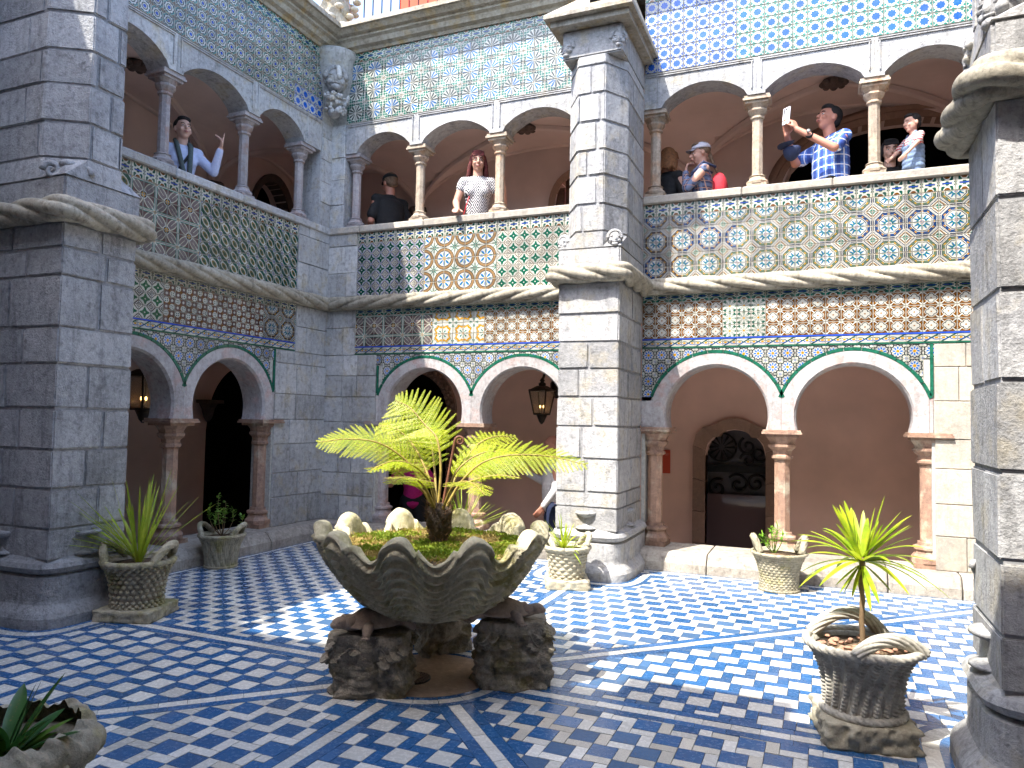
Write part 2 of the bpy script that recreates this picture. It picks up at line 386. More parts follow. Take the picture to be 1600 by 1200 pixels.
def m_chain(g, u, v):           # diagonal bands of linked rings
    s_ = (u+v).frac(); x, y, r, a = polar(u, v, .5, .5)
    c = mixc(g, (s_-.5).abs() < .27, (.10, .085, .06), DG); c = mixc(g, ((s_-.5).abs()-.27).abs() < .04, c, CR)
    ex = ((u-.5)-(v-.5))*.7071; ey = ((u-.5)+(v-.5))*.7071; e = (ex*ex*.6+ey*ey*2.1).sqrt()
    c = mixc(g, e < .36, c, WH); c = mixc(g, e < .25, c, (.20, .16, .07)); c = mixc(g, e < .13, c, DG)
    cx = .5-(u-.5).abs(); cy = .5-(v-.5).abs(); c = mixc(g, (cx*cx+cy*cy).sqrt() < .2, c, WH); c = mixc(g, (cx*cx+cy*cy).sqrt() < .13, c, BL); return c
def m_petal(g, u, v):           # quarter of a big four-petal flower
    x, y, r, a = polar(u, v, 0, 0)
    x2, y2, r2, a2 = polar(u, v, 1, 0); x3, y3, r3, a3 = polar(u, v, 0, 1)
    vs = (r2 < 1.0)*(r3 < 1.0)
    c = mixc(g, vs, PU, (.20, .17, .17)); c = mixc(g, ((r2-1.0).abs() < .035).max((r3-1.0).abs() < .035), c, CR)
    c = mixc(g, ((u-v).abs() < .03)*(r < .9), c, CR)
    c = mixc(g, (u.min(v) < .13), c, GR); c = mixc(g, u.min(v) < .07, c, WH)
    c = mixc(g, (r < .34)*((a*8).cos() > 0), c, WH); c = mixc(g, r < .11, c, OC)
    q, w_, rc, ac = polar(u, v, 1, 1); c = mixc(g, rc < .3, c, WH); c = mixc(g, rc < .24, c, BK); c = mixc(g, rc < .15, c, OC); return c
def m_dots(par):
    def f(g, u, v):
        x = (u*2).frac()-.5; y = (v*2).frac()-.5; ck = (((u*2).floor()+(v*2).floor())*.5).frac() > .25
        r = (x*x+y*y).sqrt()
        A = mixc(g, r < .46, BR, PU); A = mixc(g, r < .20, A, WH)
        B = mixc(g, r < .46, BR, WH); B = mixc(g, ((x.abs()-.16).abs() < .09)*((y.abs()-.16).abs() < .09), B, DG)
        return mixc(g, ck, A, B)
    return f
def m_yellow(g, u, v):
    x, y, r, a = polar(u, v, 0, 0)
    k = r-((a*4).cos()*-.10+(a*12).cos()*.05+.70)
    c = mixc(g, k.abs() < .095, WH, OC); c = mixc(g, k.abs() > .15, c, WH)
    c = mixc(g, (r < .42)*((a*8).cos() > .2)*(r > .12), c, GR); c = mixc(g, r < .1, c, OC)
    q, w_, rc, ac = polar(u, v, 1, 1); c = mixc(g, (rc < .42)*((ac*4).cos() > .3)*(rc > .08), c, GR); c = mixc(g, (k-.14).abs() < .02, c, DG); return c
def m_wheat(g, u, v):
    x, y, r, a = polar(u, v, .5, .5)
    c = mixc(g, ((a*8).cos() > .0)*(r > .10)*(r < .52), WH, (.05, .12, .09)); c = mixc(g, ((a*8).cos() > .8)*(r < .40), c, WH)
    cx = .5-(u-.5).abs(); cy = .5-(v-.5).abs(); c = mixc(g, (cx+cy-.22).abs() < .05, c, DG); c = mixc(g, r < .08, c, OC); return c
def m_border(bgc):
    def f(g, u, v):
        y = (v-.5).abs(); x = (u-.5).abs()
        c = mixc(g, ((u*12.57).cos()*(y*9).cos()) > .15, bgc, DG); e = (x*x*1.0+y*y*4.5).sqrt()
        c = mixc(g, (e-.40).abs() < .05, c, WH); c = mixc(g, ((.5-x)*(.5-x)+y*y).sqrt().near(.24, .035), c, WH)
        c = mixc(g, ((x*x+(y-.5)*(y-.5)).sqrt() < .22), c, BR); c = mixc(g, (x*x+(y-.5)*(y-.5)).sqrt().near(.22, .03), c, WH)
        c = mixc(g, (y < .065)*(x < .30), c, BK); c = mixc(g, (y < .04)*(x < .28), c, BL); return c
    return f
def m_xborder(g, u, v):
    x = (u-.5); y = (v-.5); c = mixc(g, (x+y*-.9).abs() < .09, WH, DG)
    c = mixc(g, (x.abs()-.30).near(0, .09)*(y.abs() < .12), c, OC)
    r = ((x.abs()-.30)*(x.abs()-.30)+y*y).sqrt(); c = mixc(g, r.near(.22, .04), c, mixc(g, y > 0, BL, DG)); return c
T = {
 'oct_tan': tile_mat('octagon_tile_tan', m_oct((.11, .15, .11))), 'oct_blue': tile_mat('octagon_tile_blue', m_oct((.05, .08, .17))),
 'oct_dark': tile_mat('octagon_tile_dark', m_oct((.07, .055, .05))),
 'circle': tile_mat('roundel_tile', m_circle), 'dgreen': tile_mat('green_star_tile_blue_lattice', m_diam(DG, BL, (.22, .16, .13))),
 'dgreen2': tile_mat('green_star_tile_white_lattice', m_diam((.015, .11, .07), (.30, .33, .30), (.34, .24, .16))), 'dgreen3': tile_mat('green_star_tile_brown', m_diam((.01, .11, .05), CR, (.16, .10, .08))),
 'quatre': tile_mat('quatrefoil_tile', m_quatre((.10, .05, .03), (.34, .15, .04))), 'quatre_d': tile_mat('quatrefoil_tile_pale', m_quatre((.20, .13, .08), (.30, .15, .05))),
 'rosette': tile_mat('rosette_tile', m_rosette), 'star_b': tile_mat('big_star_tile_blue', m_star((.03, .15, .38))), 'star_k': tile_mat('big_star_tile_dark', m_star((.05, .065, .06))),
 'blue8': tile_mat('blue_star_tile', m_blue8((.02, .10, .45))), 'green8': tile_mat('blue_star_tile_green_corners', m_blue8((.03, .22, .17))),
 'ring': tile_mat('ring_flower_tile', m_ring), 'chain': tile_mat('chain_tile', m_chain), 'petal': tile_mat('petal_tile', m_petal),
 'dots': tile_mat('dotted_tile', m_dots(0)), 'yellow': tile_mat('ochre_quatrefoil_tile', m_yellow), 'wheat': tile_mat('leaf_burst_tile', m_wheat),
 'border': tile_mat('border_tile_white', m_border(CR)), 'border_g': tile_mat('border_tile_teal', m_border((.02, .20, .15))), 'xborder': tile_mat('curl_border_tile', m_xborder),
}
TRIM_B = plain('blue_trim_glaze', (.02, .07, .42), .18, var=.2); TRIM_G = plain('green_trim_glaze', (.012, .10, .06), .18, var=.35)
QUARTER = {'oct_tan', 'oct_blue', 'oct_dark', 'circle', 'star_b', 'star_k', 'petal', 'yellow'}
tile_cache = {}
def tile_mesh(mat, w_, h_, u0=0.0, u1=1.0, v0=0.0, v1=1.0):
    """glazed tile: thin slab with a cushioned edge, front towards -y, uv over the front"""
    key = (mat, round(w_, 4), round(h_, 4), round(u0, 3), round(u1, 3), round(v0, 3), round(v1, 3))
    if key in tile_cache: return tile_cache[key]
    x, z, e, t = w_/2, h_/2, min(.004, w_/6, h_/6), .010
    vs = [(-x,0,-z),(x,0,-z),(x,0,z),(-x,0,z),(-x,-t+.003,-z),(x,-t+.003,-z),(x,-t+.003,z),(-x,-t+.003,z),(-x+e,-t,-z+e),(x-e,-t,-z+e),(x-e,-t,z-e),(-x+e,-t,z-e)]
    fs = [(8,9,10,11),(4,5,9,8),(5,6,10,9),(6,7,11,10),(7,4,8,11),(0,1,5,4),(1,2,6,5),(2,3,7,6),(3,0,4,7)]
    me = bpy.data.meshes.new('tile'); me.from_pydata(vs, [], fs); me.materials.append(T[mat])
    uvl = me.uv_layers.new(name='UVMap')
    for lp in me.loops:
        vx, _, vz = vs[lp.vertex_index]; uvl.data[lp.index].uv = (u0+(u1-u0)*(vx+x)/w_, v0+(v1-v0)*(vz+z)/h_)
    tile_cache[key] = me; return me
# ------------------------------------------------------------------ the court: four sides, each with its own frame (x along the wall, -y out into the court)
SIDE = {'back': ((3.765, 0.0), 0.0, 3.765), 'left': ((0.0, -3.92), PI/2, 3.92), 'right': ((7.53, -3.92), -PI/2, 3.92), 'front': ((3.765, -7.84), PI, 3.765)}
def W(side, x, d=0.0, z=0.0):
    (ox, oy), a, _ = SIDE[side]; c, s = math.cos(a), math.sin(a)
    return (ox+x*c+d*s, oy+x*s-d*c, z)
def sthing(name, label, cat, side, x=0.0, d=0.0, z=0.0, group=None, kind=None):
    return thing(name, label, cat, W(side, x, d, z), SIDE[side][1], group, kind)
FLOOR_IN = -0.5
# ---- ground under everything
mb = MB(); mb.box(-4, 11.6, -12, 4, -0.72, -0.52); g0 = mb.build('ground', plain('gallery_flagstone', (.42, .36, .31), .8, var=.2, nsc=6)); tag(g0, kind='structure')
mb = MB(); mb.box(-300, 300, -300, 300, -1.2, -1.0); tag(mb.build('terrain', plain('earth', (.12, .13, .07), .95, var=.3, nsc=.2)), kind='structure')

AC = (1.055, 2.318); AZ, AR, OZ, OR = 1.553, 0.503, 1.517, 0.665; SPR = 1.42; HALF = .6305
TH = 0.28
def outer_z(x):
    best = 0
    for c in AC:
        dx = abs(x-c)
        if dx < OR-.001: best = max(best, OZ+math.sqrt(OR*OR-dx*dx))
    return best
def lower_wall(side, sg, label, detail, motifs, stonemat):
    L = SIDE[side][2]
    t = sthing('lower_arcade', label, 'arcade', side, sg*1.8, 0, 0)
    X = lambda x: sg*x-sg*1.8
    # core above the arches
    mb = MB(); rs = []
    xs = [.30, .36]+[.42+i*(2.96-.42)/72 for i in range(73)]
    for x in xs:
        b = SPR
        for c in AC:
            dx = abs(x-c)
            if dx < .58: b = max(b, OZ+math.sqrt(.58**2-dx*dx))
        rs.append([(X(x), .0, b), (X(x), .0, 2.9), (X(x), TH, 2.9), (X(x), TH, b)])
    mb.rings(rs, True, True, 0, False)
    xa, xb = sorted((X(.30), X(.335))); mb.box(xa, xb, .02, TH, FLOOR_IN, SPR)
    xa, xb = sorted((X(2.97), X(L))); mb.box(xa, xb, .001, TH, FLOOR_IN, 2.9)
    mb.build('wall_core', GROUT, t)
    # arches
    for c in AC:
        mb = MB(); rs = []; a0 = math.asin((SPR-AZ)/AR)
        for i in range(49):
            th = PI-a0 - (PI-2*a0)*i/48; cx, sz = math.cos(th), math.sin(th)
            # distance to outer circle centred OZ
            dz = AZ-OZ; bq = dz*sz; ro = -bq+math.sqrt(bq*bq-(dz*dz-OR*OR))
            if abs(cx) > 1e-6: ro = min(ro, HALF/abs(cx))
            ox, oz = c+cx*ro, max(SPR, AZ+sz*ro)
            ix, iz = c+cx*AR, AZ+sz*AR; jx, jz = c+cx*(AR+.018), AZ+sz*(AR+.018)
            rs.append([(X(ox), -.014, oz), (X(jx), -.014, max(jz, SPR)), (X(ix), .012, max(iz, SPR)), (X(ix), TH+.01, max(iz, SPR)), (X(ox), TH+.01, oz)])
        mb.rings(rs, True, True, 0, False); mb.build('arch', ARCHST, t)
    # stone beyond the last arch and beside the buttress
    for a, b, z0, z1 in ((.30, AC[0]-HALF, SPR, 1.74), (AC[1]+HALF+.002, 2.985, SPR, 1.74)):
        xa, xb = sorted((X(a), X(b)))
        link('quoin', cbox(xa, xb, -.010, .3, z0, z1, .004, 'quoin', ARCHST), None, t)
    # kerb
    x = .34; k = 0
    while x < L-.03:
        ln = min(rnd.uniform(.55, .95), L-.02-x)
        if L-x-ln < .25: ln = L-x-.02
        mb = MB(); xa, xb = sorted((X(x), X(x+ln-.012))); e = .012; q = rnd.uniform(-.006, .006)
        pr = [(TH+.06, FLOOR_IN), (-.265+q, FLOOR_IN), (-.265+q, .085), (-.25+q, .11), (-.20+q, .172), (-.17, .185), (TH+.06, .19)]
        mb.rings([[(xa, y, z) for y, z in pr], [(xa+e, y-(.006 if y < 0 else 0), z+.004) for y, z in pr], [(xb-e, y-(.006 if y < 0 else 0), z+.004) for y, z in pr], [(xb, y, z) for y, z in pr]], True, True, 0, False)
        mb.build('kerb_stone', KERBST, t); x += ln
    if not detail:
        mb = MB(); xa, xb = sorted((X(.31), X(L-.02))); mb.box(xa, xb, -.008, -.001, 2.24, 2.82); mb.build('tile_band', T['quatre'], t)
        return t
    tw = 3.01/22
    # frieze 3 rows, borders
    def row(z, h, matf, x0=.305, n=22, q=False, r=0):
        for i in range(n):
            xx = x0+tw*(i+.5); m_ = matf(i); kk = 0
            if m_ in QUARTER:
                io = i % 2; jo = r % 2
                kk = {(1, 1): 0, (0, 1): 1, (0, 0): 2, (1, 0): 3}[(io, jo)]
                if sg < 0: kk = {(0, 1): 0, (1, 1): 1, (1, 0): 2, (0, 0): 3}[(io, jo)]
            o = link('tile', tile_mesh(m_, tw-.0025, h-.0025), None, t, (X(xx), 0, z+h/2), (rnd.gauss(0, .006), -kk*PI/2 if abs(tw-h) < .02 else 0, rnd.gauss(0, .006)))
            if kk % 2: o.scale = (h/tw, 1, tw/h)
    for r in range(3): row(2.342+r*.1262, .1262, lambda i: motifs(i, r), r=r)
    row(2.7225, .105, lambda i: 'border_g' if detail == 1 else ('border' if i < 18 else 'border'), r=0)
    row(2.253, .076, lambda i: 'xborder')
    for i in range(22):                                   # blue and green trim lengths
        xx = X(.305+tw*(i+.5)); w2 = tw/2-.001
        mb = MB(); mb.box(-w2, w2, -.014, 0, 0, .012); mb.build('blue_trim', TRIM_B, t, (xx, 0, 2.3295), (rnd.gauss(0, .004), rnd.gauss(0, .004), 0))
        mb = MB(); mb.box(-w2, w2, -.016, 0, 0, .011); mb.build('green_trim', TRIM_G, t, (xx, 0, 2.2415), (rnd.gauss(0, .004), rnd.gauss(0, .004), 0))
    # rosette spandrels, cut along the arches
    for r in range(4):
        z1 = 2.2405-r*tw; z0 = z1-tw
        for i in range(20):
            xa = .305+tw*i; xb = xa+tw
            if xa > 3.30 or (r > 0 and xb > 3.02) or xa > 3.18: continue
            if r > 0: xb = min(xb, 2.955)
            if xb-xa < .02: continue
            N = 8; bot = []
            for k in range(N+1):
                xx = xa+.0012+(xb-xa-.0024)*k/N; oz = outer_z(xx)+.036
                if xx < .42: oz = max(oz, 0)
                bot.append((xx, min(max(z0+.0012, oz if oz > .1 else z0), z1-.0012)))
            if all(b[1] > z1-.006 for b in bot): continue
            if max(b[0] for b in bot) > 2.96 and r > 0: pass
            if z0 < 1.70 and not any(b[1] < z1-.02 for b in bot): continue
            vs = []; fs = []; uv = []
            for (xx, zz) in bot:
                vs += [(X(xx), -.010, zz), (X(xx), -.010, z1-.0012), (X(xx), 0, zz)]
            me = bpy.data.meshes.new('tile')
            for k in range(N):
                a = k*3; fs += [(a, a+3, a+4, a+1), (a+2, a+5, a+3, a)]
            me.from_pydata(vs, [], fs); me.materials.append(T['rosette']); ul = me.uv_layers.new(name='UVMap')
            for lp in me.loops:
                v = vs[lp.vertex_index]; ux = (v[0]-X(xa))/(X(xa+tw)-X(xa)); ul.data[lp.index].uv = (ux, (v[2]-z0)/tw)
            link('tile', me, None, t)
    for c in AC:                                         # green edging along the arch
        a0 = math.acos(min(1, HALF/OR)); R0, R1 = OR+.003, OR+.034; n = 11
        for k in range(n):
            t0 = a0+(PI-2*a0)*k/n+.006; t1 = a0+(PI-2*a0)*(k+1)/n-.006; mb = MB(); rs = []
            for q in range(4):
                th = t0+(t1-t0)*q/3; lim = HALF+.012
                p = [(c+R0*math.cos(th), OZ+R0*math.sin(th)), (c+R1*math.cos(th), OZ+R1*math.sin(th))]
                rs.append([(X(p[0][0]), -.017, p[0][1]), (X(p[1][0]), -.017, p[1][1]), (X(p[1][0]), 0, p[1][1]), (X(p[0][0]), 0, p[0][1])])
            mb.rings(rs, True, True, 0, False); mb.build('green_trim', TRIM_G, t)
    mb = MB(); xa, xb = sorted((X(2.958), X(2.985))); mb.box(xa, xb, -.017, 0, 1.76, 2.235 if sg > 0 else 2.10); mb.build('green_trim', TRIM_G, t)
    return t

def parapet(side, sg, label, detail, motifs, stonemat, bordermat='border'):
    L = SIDE[side][2]; t = sthing('tiled_parapet', label, 'parapet', side, sg*1.8, 0, 2.9)
    X = lambda x: sg*x-sg*1.8; Z = lambda z: z-2.9
    mb = MB(); xa, xb = sorted((X(.30), X(L))); mb.box(xa, xb, .0005, TH, Z(2.9005), Z(3.772)); mb.build('wall_core', GROUT if detail else T['oct_tan'], t)
    x = .30
    while x < L-.02:                                      # coping stones
        ln = min(rnd.uniform(.7, 1.3), L-x)
        if L-x-ln < .3: ln = L-x
        xa, xb = sorted((X(x+.002), X(x+ln-.002)))
        link('coping_stone', cbox(xa, xb, -.045, TH+.04, Z(3.773), Z(3.86), .012, 'coping_stone', stonemat, .002), None, t); x += ln
    if detail:
        tw = 3.01/22
        for r in range(5):
            for i in range(22):
                h = .1352; z = 3.636-h*(r+.5); m_ = motifs(i, r); kk = 0
                if m_ in QUARTER:
                    io, jo = i % 2, r % 2     # r counts down here
                    kk = {(1, 0): 0, (0, 0): 1, (0, 1): 2, (1, 1): 3}[(io, jo)]
                    kk = {0: 3, 1: 2, 2: 1, 3: 0}[kk]
                    if sg < 0: kk = {0: 1, 1: 0, 2: 3, 3: 2}[kk]
                o = link('tile', tile_mesh(m_, tw-.0025, h-.0025), None, t, (X(.305+tw*(i+.5)), 0, Z(z)), (rnd.gauss(0, .006), -kk*PI/2, rnd.gauss(0, .006)))
                if kk % 2: o.scale = (h/tw, 1, tw/h)
        for i in range(22):
            link('tile', tile_mesh(bordermat, tw-.0025, .132), None, t, (X(.305+tw*(i+.5)), 0, Z(3.704)), (rnd.gauss(0, .006), 0, rnd.gauss(0, .006)))
    # twisted rope moulding with a flat fillet under it
    mb = MB(); xa, xb = (X(.30), X(L+.02)); n = 220
    rope_mesh(mb, [(xa+(xb-xa)*i/n, -.055, Z(2.885)) for i in range(n+1)], .088, strands=4, pitch=1.5*sg, n=48, amp=.42)
    mb.build('rope_moulding', ROPEST, t)
    xs = sorted((xa, xb)); mb = MB(); mb.prism_y([(xs[0], Z(2.80)), (xs[1], Z(2.80)), (xs[1], Z(2.83)), (xs[0], Z(2.83))], -.075, -.001); mb.build('fillet', ROPEST, t)
    return t

UC = (.40, 1.445, 2.52, 3.46)
def upper_wall(side, sg, label, detail, motifs, stonemat, x_end):
    L = SIDE[side][2]; t = sthing('upper_arcade', label, 'arcade', side, sg*1.8, 0, 4.81)
    X = lambda x: sg*x-sg*1.8; Z = lambda z: z-4.81
    arcs = [((UC[i]+UC[i+1])/2, (UC[i+1]-UC[i])/2-.085) for i in range(3)]
    for k, (c, hf) in enumerate(arcs):                    # each arch with its face stone
        mb = MB(); rs = []; x0, x1 = UC[k]+.001, UC[k+1]-.001; rise = .19; R = (hf*hf+rise*rise)/(2*rise)
        if k == 0: x0 = .30
        if k == 2: x1 = L-.22
        xs = sorted(set([x0, c-hf-.0001]+[c-hf+2*hf*i/24 for i in range(25)]+[c+hf+.0001, x1]))
        for x in xs:
            dx = abs(x-c); b = 4.81
            if dx < hf: b = 4.835+rise-R+math.sqrt(R*R-dx*dx)
            rs.append([(X(x), -.006, Z(b)), (X(x), -.006, Z(5.19)), (X(x), TH, Z(5.19)), (X(x), TH, Z(b))])
        mb.rings(rs, True, True, 0, False); mb.build('arch', stonemat, t)
        # sunk frame lines
        for z in (5.150, 5.172):
            xa, xb = sorted((X(x0+.03), X(x1-.03))); mb = MB(); mb.box(xa, xb, -.020, -.005, Z(z), Z(z+.010)); mb.build('frame_moulding', stonemat, t)
        for x in (UC[k]+.045, UC[k+1]-.045):
            mb = MB(); mb.box(X(x)-.006, X(x)+.006, -.020, -.005, Z(4.87), Z(5.149)); mb.build('frame_moulding', stonemat, t)
    xa, xb = sorted((X(.30), X(L))); mb = MB(); mb.box(xa, xb, .0005, TH, Z(5.192), Z(6.15)); mb.build('wall_core', GROUT if detail else T['blue8'], t)
    xa, xb = sorted((X(L-.218), X(L))); mb = MB(); mb.box(xa, xb, .0005, TH, Z(3.8), Z(5.19)); mb.build('end_pier', stonemat, t)
    if detail:
        n = round((x_end-.305)/.1368); tw = (x_end-.305)/n; h = .1307
        for r in range(6):
            for i in range(n):
                m_ = motifs(i, r); kk = 0
                if m_ in QUARTER:
                    io, jo = i % 2, r % 2
                    kk = {(1, 1): 0, (0, 1): 1, (0, 0): 2, (1, 0): 3}[(io, jo)]
                    if sg < 0: kk = {0: 1, 1: 0, 2: 3, 3: 2}[kk]
                    if m_.startswith('star'):
                        m_ = motifs(((i+1)//2)*2, ((r+1)//2)*2)
                o = link('tile', tile_mesh(m_, tw-.0025, h-.0025), None, t, (X(.305+tw*(i+.5)), 0, Z(5.195+h*(r+.5))), (rnd.gauss(0, .006), -kk*PI/2, rnd.gauss(0, .006)))
                if kk % 2: o.scale = (h/tw, 1, tw/h)
        for i in range(n):
            link('tile', tile_mesh('border_g', tw-.0025, .118), None, t, (X(.305+tw*(i+.5)), 0, Z(6.04)), (rnd.gauss(0, .006), 0, rnd.gauss(0, .006)))
    return t

DIAMS = ('dgreen', 'dgreen2')
def mo_low_R(i, r): return 'wheat' if 6 <= i <= 8 else 'quatre'
def mo_low_L(i, r):       # i counts from the buttress towards the corner
    return 'petal' if i >= 14 else ('yellow' if i >= 9 else ('quatre_d' if i > 4 else 'quatre'))
def mo_low_W(i, r): return 'oct_dark' if i >= 18 else ('dots' if i >= 8 else 'dgreen3')
octc = {}
def mo_par_R(i, r):
    k = ((i+1)//2, (r+1)//2)
    if k not in octc: octc[k] = rnd.choice(['oct_tan', 'oct_tan', 'oct_blue'] if k[0] > 1 else ['oct_dark', 'oct_blue'])
    return octc[k]
def mo_par_L(i, r): return 'dgreen' if i >= 15 else ('circle' if i >= 8 else 'dgreen2')
def mo_par_W(i, r): return 'petal' if 4 <= i <= 10 and not (i in (4,) and r == 0) else 'chain'
stc = {}
def mo_up_L(i, r):
    k = (i, r)
    if k not in stc: stc[k] = rnd.choice(['star_b', 'star_k', 'star_k', 'star_b'])
    return stc[k]
def mo_up_R(i, r): return 'blue8' if i < 7 else 'green8'
def mo_up_W(i, r): return 'blue8' if i >= 21 and r < 2 else 'ring'

lower_wall('back', 1, 'two round arches of pale marble right of the central buttress, with brown quatrefoil tiles above', 1, mo_low_R, LIME)
lower_wall('back', -1, 'two round arches behind the fern, with dark petal and ochre tiles above them', 1, mo_low_L, LIME)
lower_wall('left', 1, 'two shaded round arches beside the left buttress, with brown dotted tiles above', 2, mo_low_W, LIME_P)
parapet('back', 1, 'tiled balcony parapet of big octagon tiles right of the central buttress', 1, mo_par_R, WARMST)
parapet('back', -1, 'balcony parapet with green star and roundel tiles left of the central buttress', 1, mo_par_L, WARMST)
parapet('left', 1, 'shaded balcony parapet of dark ring and petal tiles beside the left buttress', 1, mo_par_W, LIME_P)
upper_wall('back', 1, 'upper gallery arches under blue star tiles right of the central buttress', 1, mo_up_R, LIME, 3.545)
upper_wall('back', -1, 'upper gallery arches under blue and black sunburst tiles left of the central buttress', 1, mo_up_L, LIME, 3.545)
upper_wall('left', 1, 'shaded upper gallery arches under small ring flower tiles', 1, mo_up_W, LIME_P, 3.70)
for sd, sg, nm in (('left', -1, 'behind the left buttress'), ('right', 1, 'in front of the right buttress'), ('right', -1, 'behind the right buttress'), ('front', 1, 'on the camera side, to its left'), ('front', -1, 'on the camera side, around the camera')):
    lower_wall(sd, sg, 'plain lower arcade bay '+nm, 0, None, LIME); parapet(sd, sg, 'balcony parapet bay '+nm, 0, None, LIME); upper_wall(sd, sg, 'upper arcade bay '+nm, 0, None, LIME, 3.5)

# ------------------------------------------------------------------ columns
def column_meshes(kind, mat):
    k = {}
    if kind == 'low':
        mb = MB(); mb.box(-.135, .135, -.135, .135, 0, .045); mb.lathe([(.155, .045), (.155, .085), (.125, .12), (.115, .15), (.135, .165), (.135, .185), (.10, .20), (.098, .23)], 8, ph=PI/8, sm=False); k['base'] = mb.mesh('base', mat)
        mb = MB(); mb.lathe([(.077, .225), (.076, .94)], 8, ph=PI/8, sm=False); k['shaft'] = mb.mesh('shaft', mat)
        mb = MB(); mb.lathe([(.086, .935), (.106, .95), (.106, .97), (.09, .985), (.095, 1.02), (.125, 1.045), (.138, 1.06), (.138, 1.08), (.12, 1.09), (.13, 1.12), (.16, 1.16)], 8, ph=PI/8, sm=False)
        mb.box(-.15, .15, -.15, .15, 1.158, 1.185); mb.box(-.185, .185, -.185, .185, 1.186, 1.207); mb.box(-.175, .175, -.175, .175, 1.208, 1.228); k['capital'] = mb.mesh('capital', mat)
    else:
        mb = MB(); mb.box(-.095, .095, -.095, .095, 0, .05); mb.lathe([(.11, .05), (.115, .075), (.085, .10), (.075, .125), (.085, .135), (.06, .15)], 8, ph=PI/8, sm=False); k['base'] = mb.mesh('base', mat)
        mb = MB(); mb.lathe([(.055, .14), (.054, .73)], 8, ph=PI/8, sm=False); k['shaft'] = mb.mesh('shaft', mat)
        mb = MB(); mb.lathe([(.057, .725), (.073, .735), (.073, .75), (.06, .76), (.085, .79), (.10, .81), (.10, .825), (.085, .835), (.115, .875)], 8, ph=PI/8, sm=False)
        mb.box(-.112, .112, -.112, .112, .873, .90); mb.box(-.135, .135, -.135, .135, .901, .922); mb.box(-.125, .125, -.125, .125, .923, .948); k['capital'] = mb.mesh('capital', mat)
    return k
cm = {(k, m_.name): column_meshes(k, m_) for k in ('low', 'up') for m_ in (COLST, COLUP, COLGR)}
def column(side, x, kind, mat, label, group):
    z = .192 if kind == 'low' else 3.861
    t = sthing('stone_column', label, 'column', side, x, -.135, z, group)
    for n_, me in cm[(kind, mat.name)].items():
        o = link(n_, me, None, t, (0, 0, 0), (0, 0, rnd.uniform(-.02, .02)))
    return t
GL, GU = 'columns of the lower arcade', 'columns of the balcony arcade'
column('back', .425, 'low', COLST, 'brown lower column tucked against the right side of the central buttress', GL)
column('back', 1.686, 'low', COLST, 'brown lower column between the two arches right of the central buttress', GL)
column('back', 2.955, 'low', COLST, 'brown lower column against the warm stone pier at right', GL)
column('back', -.425, 'low', COLST, 'lower column hidden against the left side of the central buttress', GL)
column('back', -1.686, 'low', COLST, 'brown lower column directly behind the fern trunk', GL)
column('back', -2.955, 'low', COLGR, 'grey brown lower column behind the left fern frond, against the corner pier', GL)
column('left', 1.686, 'low', COLST, 'brown lower column between the two shaded arches, beside the palm', GL)
column('left', 2.955, 'low', COLST, 'brown lower column between the black doorway and the corner pier', GL)
column('left', .425, 'low', COLST, 'lower column behind the left buttress', GL)
for i, (sx, lb) in enumerate([(UC[0], 'upper column against the right side of the central buttress'), (UC[1], 'upper column between the visitor in the white cap and the man with the phone'), (UC[2], 'upper column between the man with the phone and the toddler'), (UC[3], 'upper column behind the right buttress')]):
    column('back', sx, 'up', COLUP, lb, GU)
for i, (sx, lb) in enumerate([(UC[0], 'upper column against the left side of the central buttress'), (UC[1], 'upper column beside the red haired woman'), (UC[2], 'upper column right of the man in black'), (UC[3], 'upper column in the corner left of the man in black')]):
    column('back', -sx, 'up', COLUP if i < 3 else COLGR, lb, GU)
for i, (sx, lb) in enumerate([(UC[0], 'upper column behind the left buttress'), (UC[1], 'shaded upper column in front of the girl in the pale jacket'), (UC[2], 'shaded upper column right of the pointing girl'), (UC[3], 'shaded upper column beside the corner pier')]):
    column('left', sx, 'up', COLGR, lb, GU)
for sd in ('right', 'front'):
    for sg in (-1, 1):
        for x in (.425, 1.686, 2.955): column(sd, sg*x, 'low', COLST, 'lower arcade column outside the picture', GL)
        for x in UC: column(sd, sg*x, 'up', COLUP, 'balcony column outside the picture', GU)

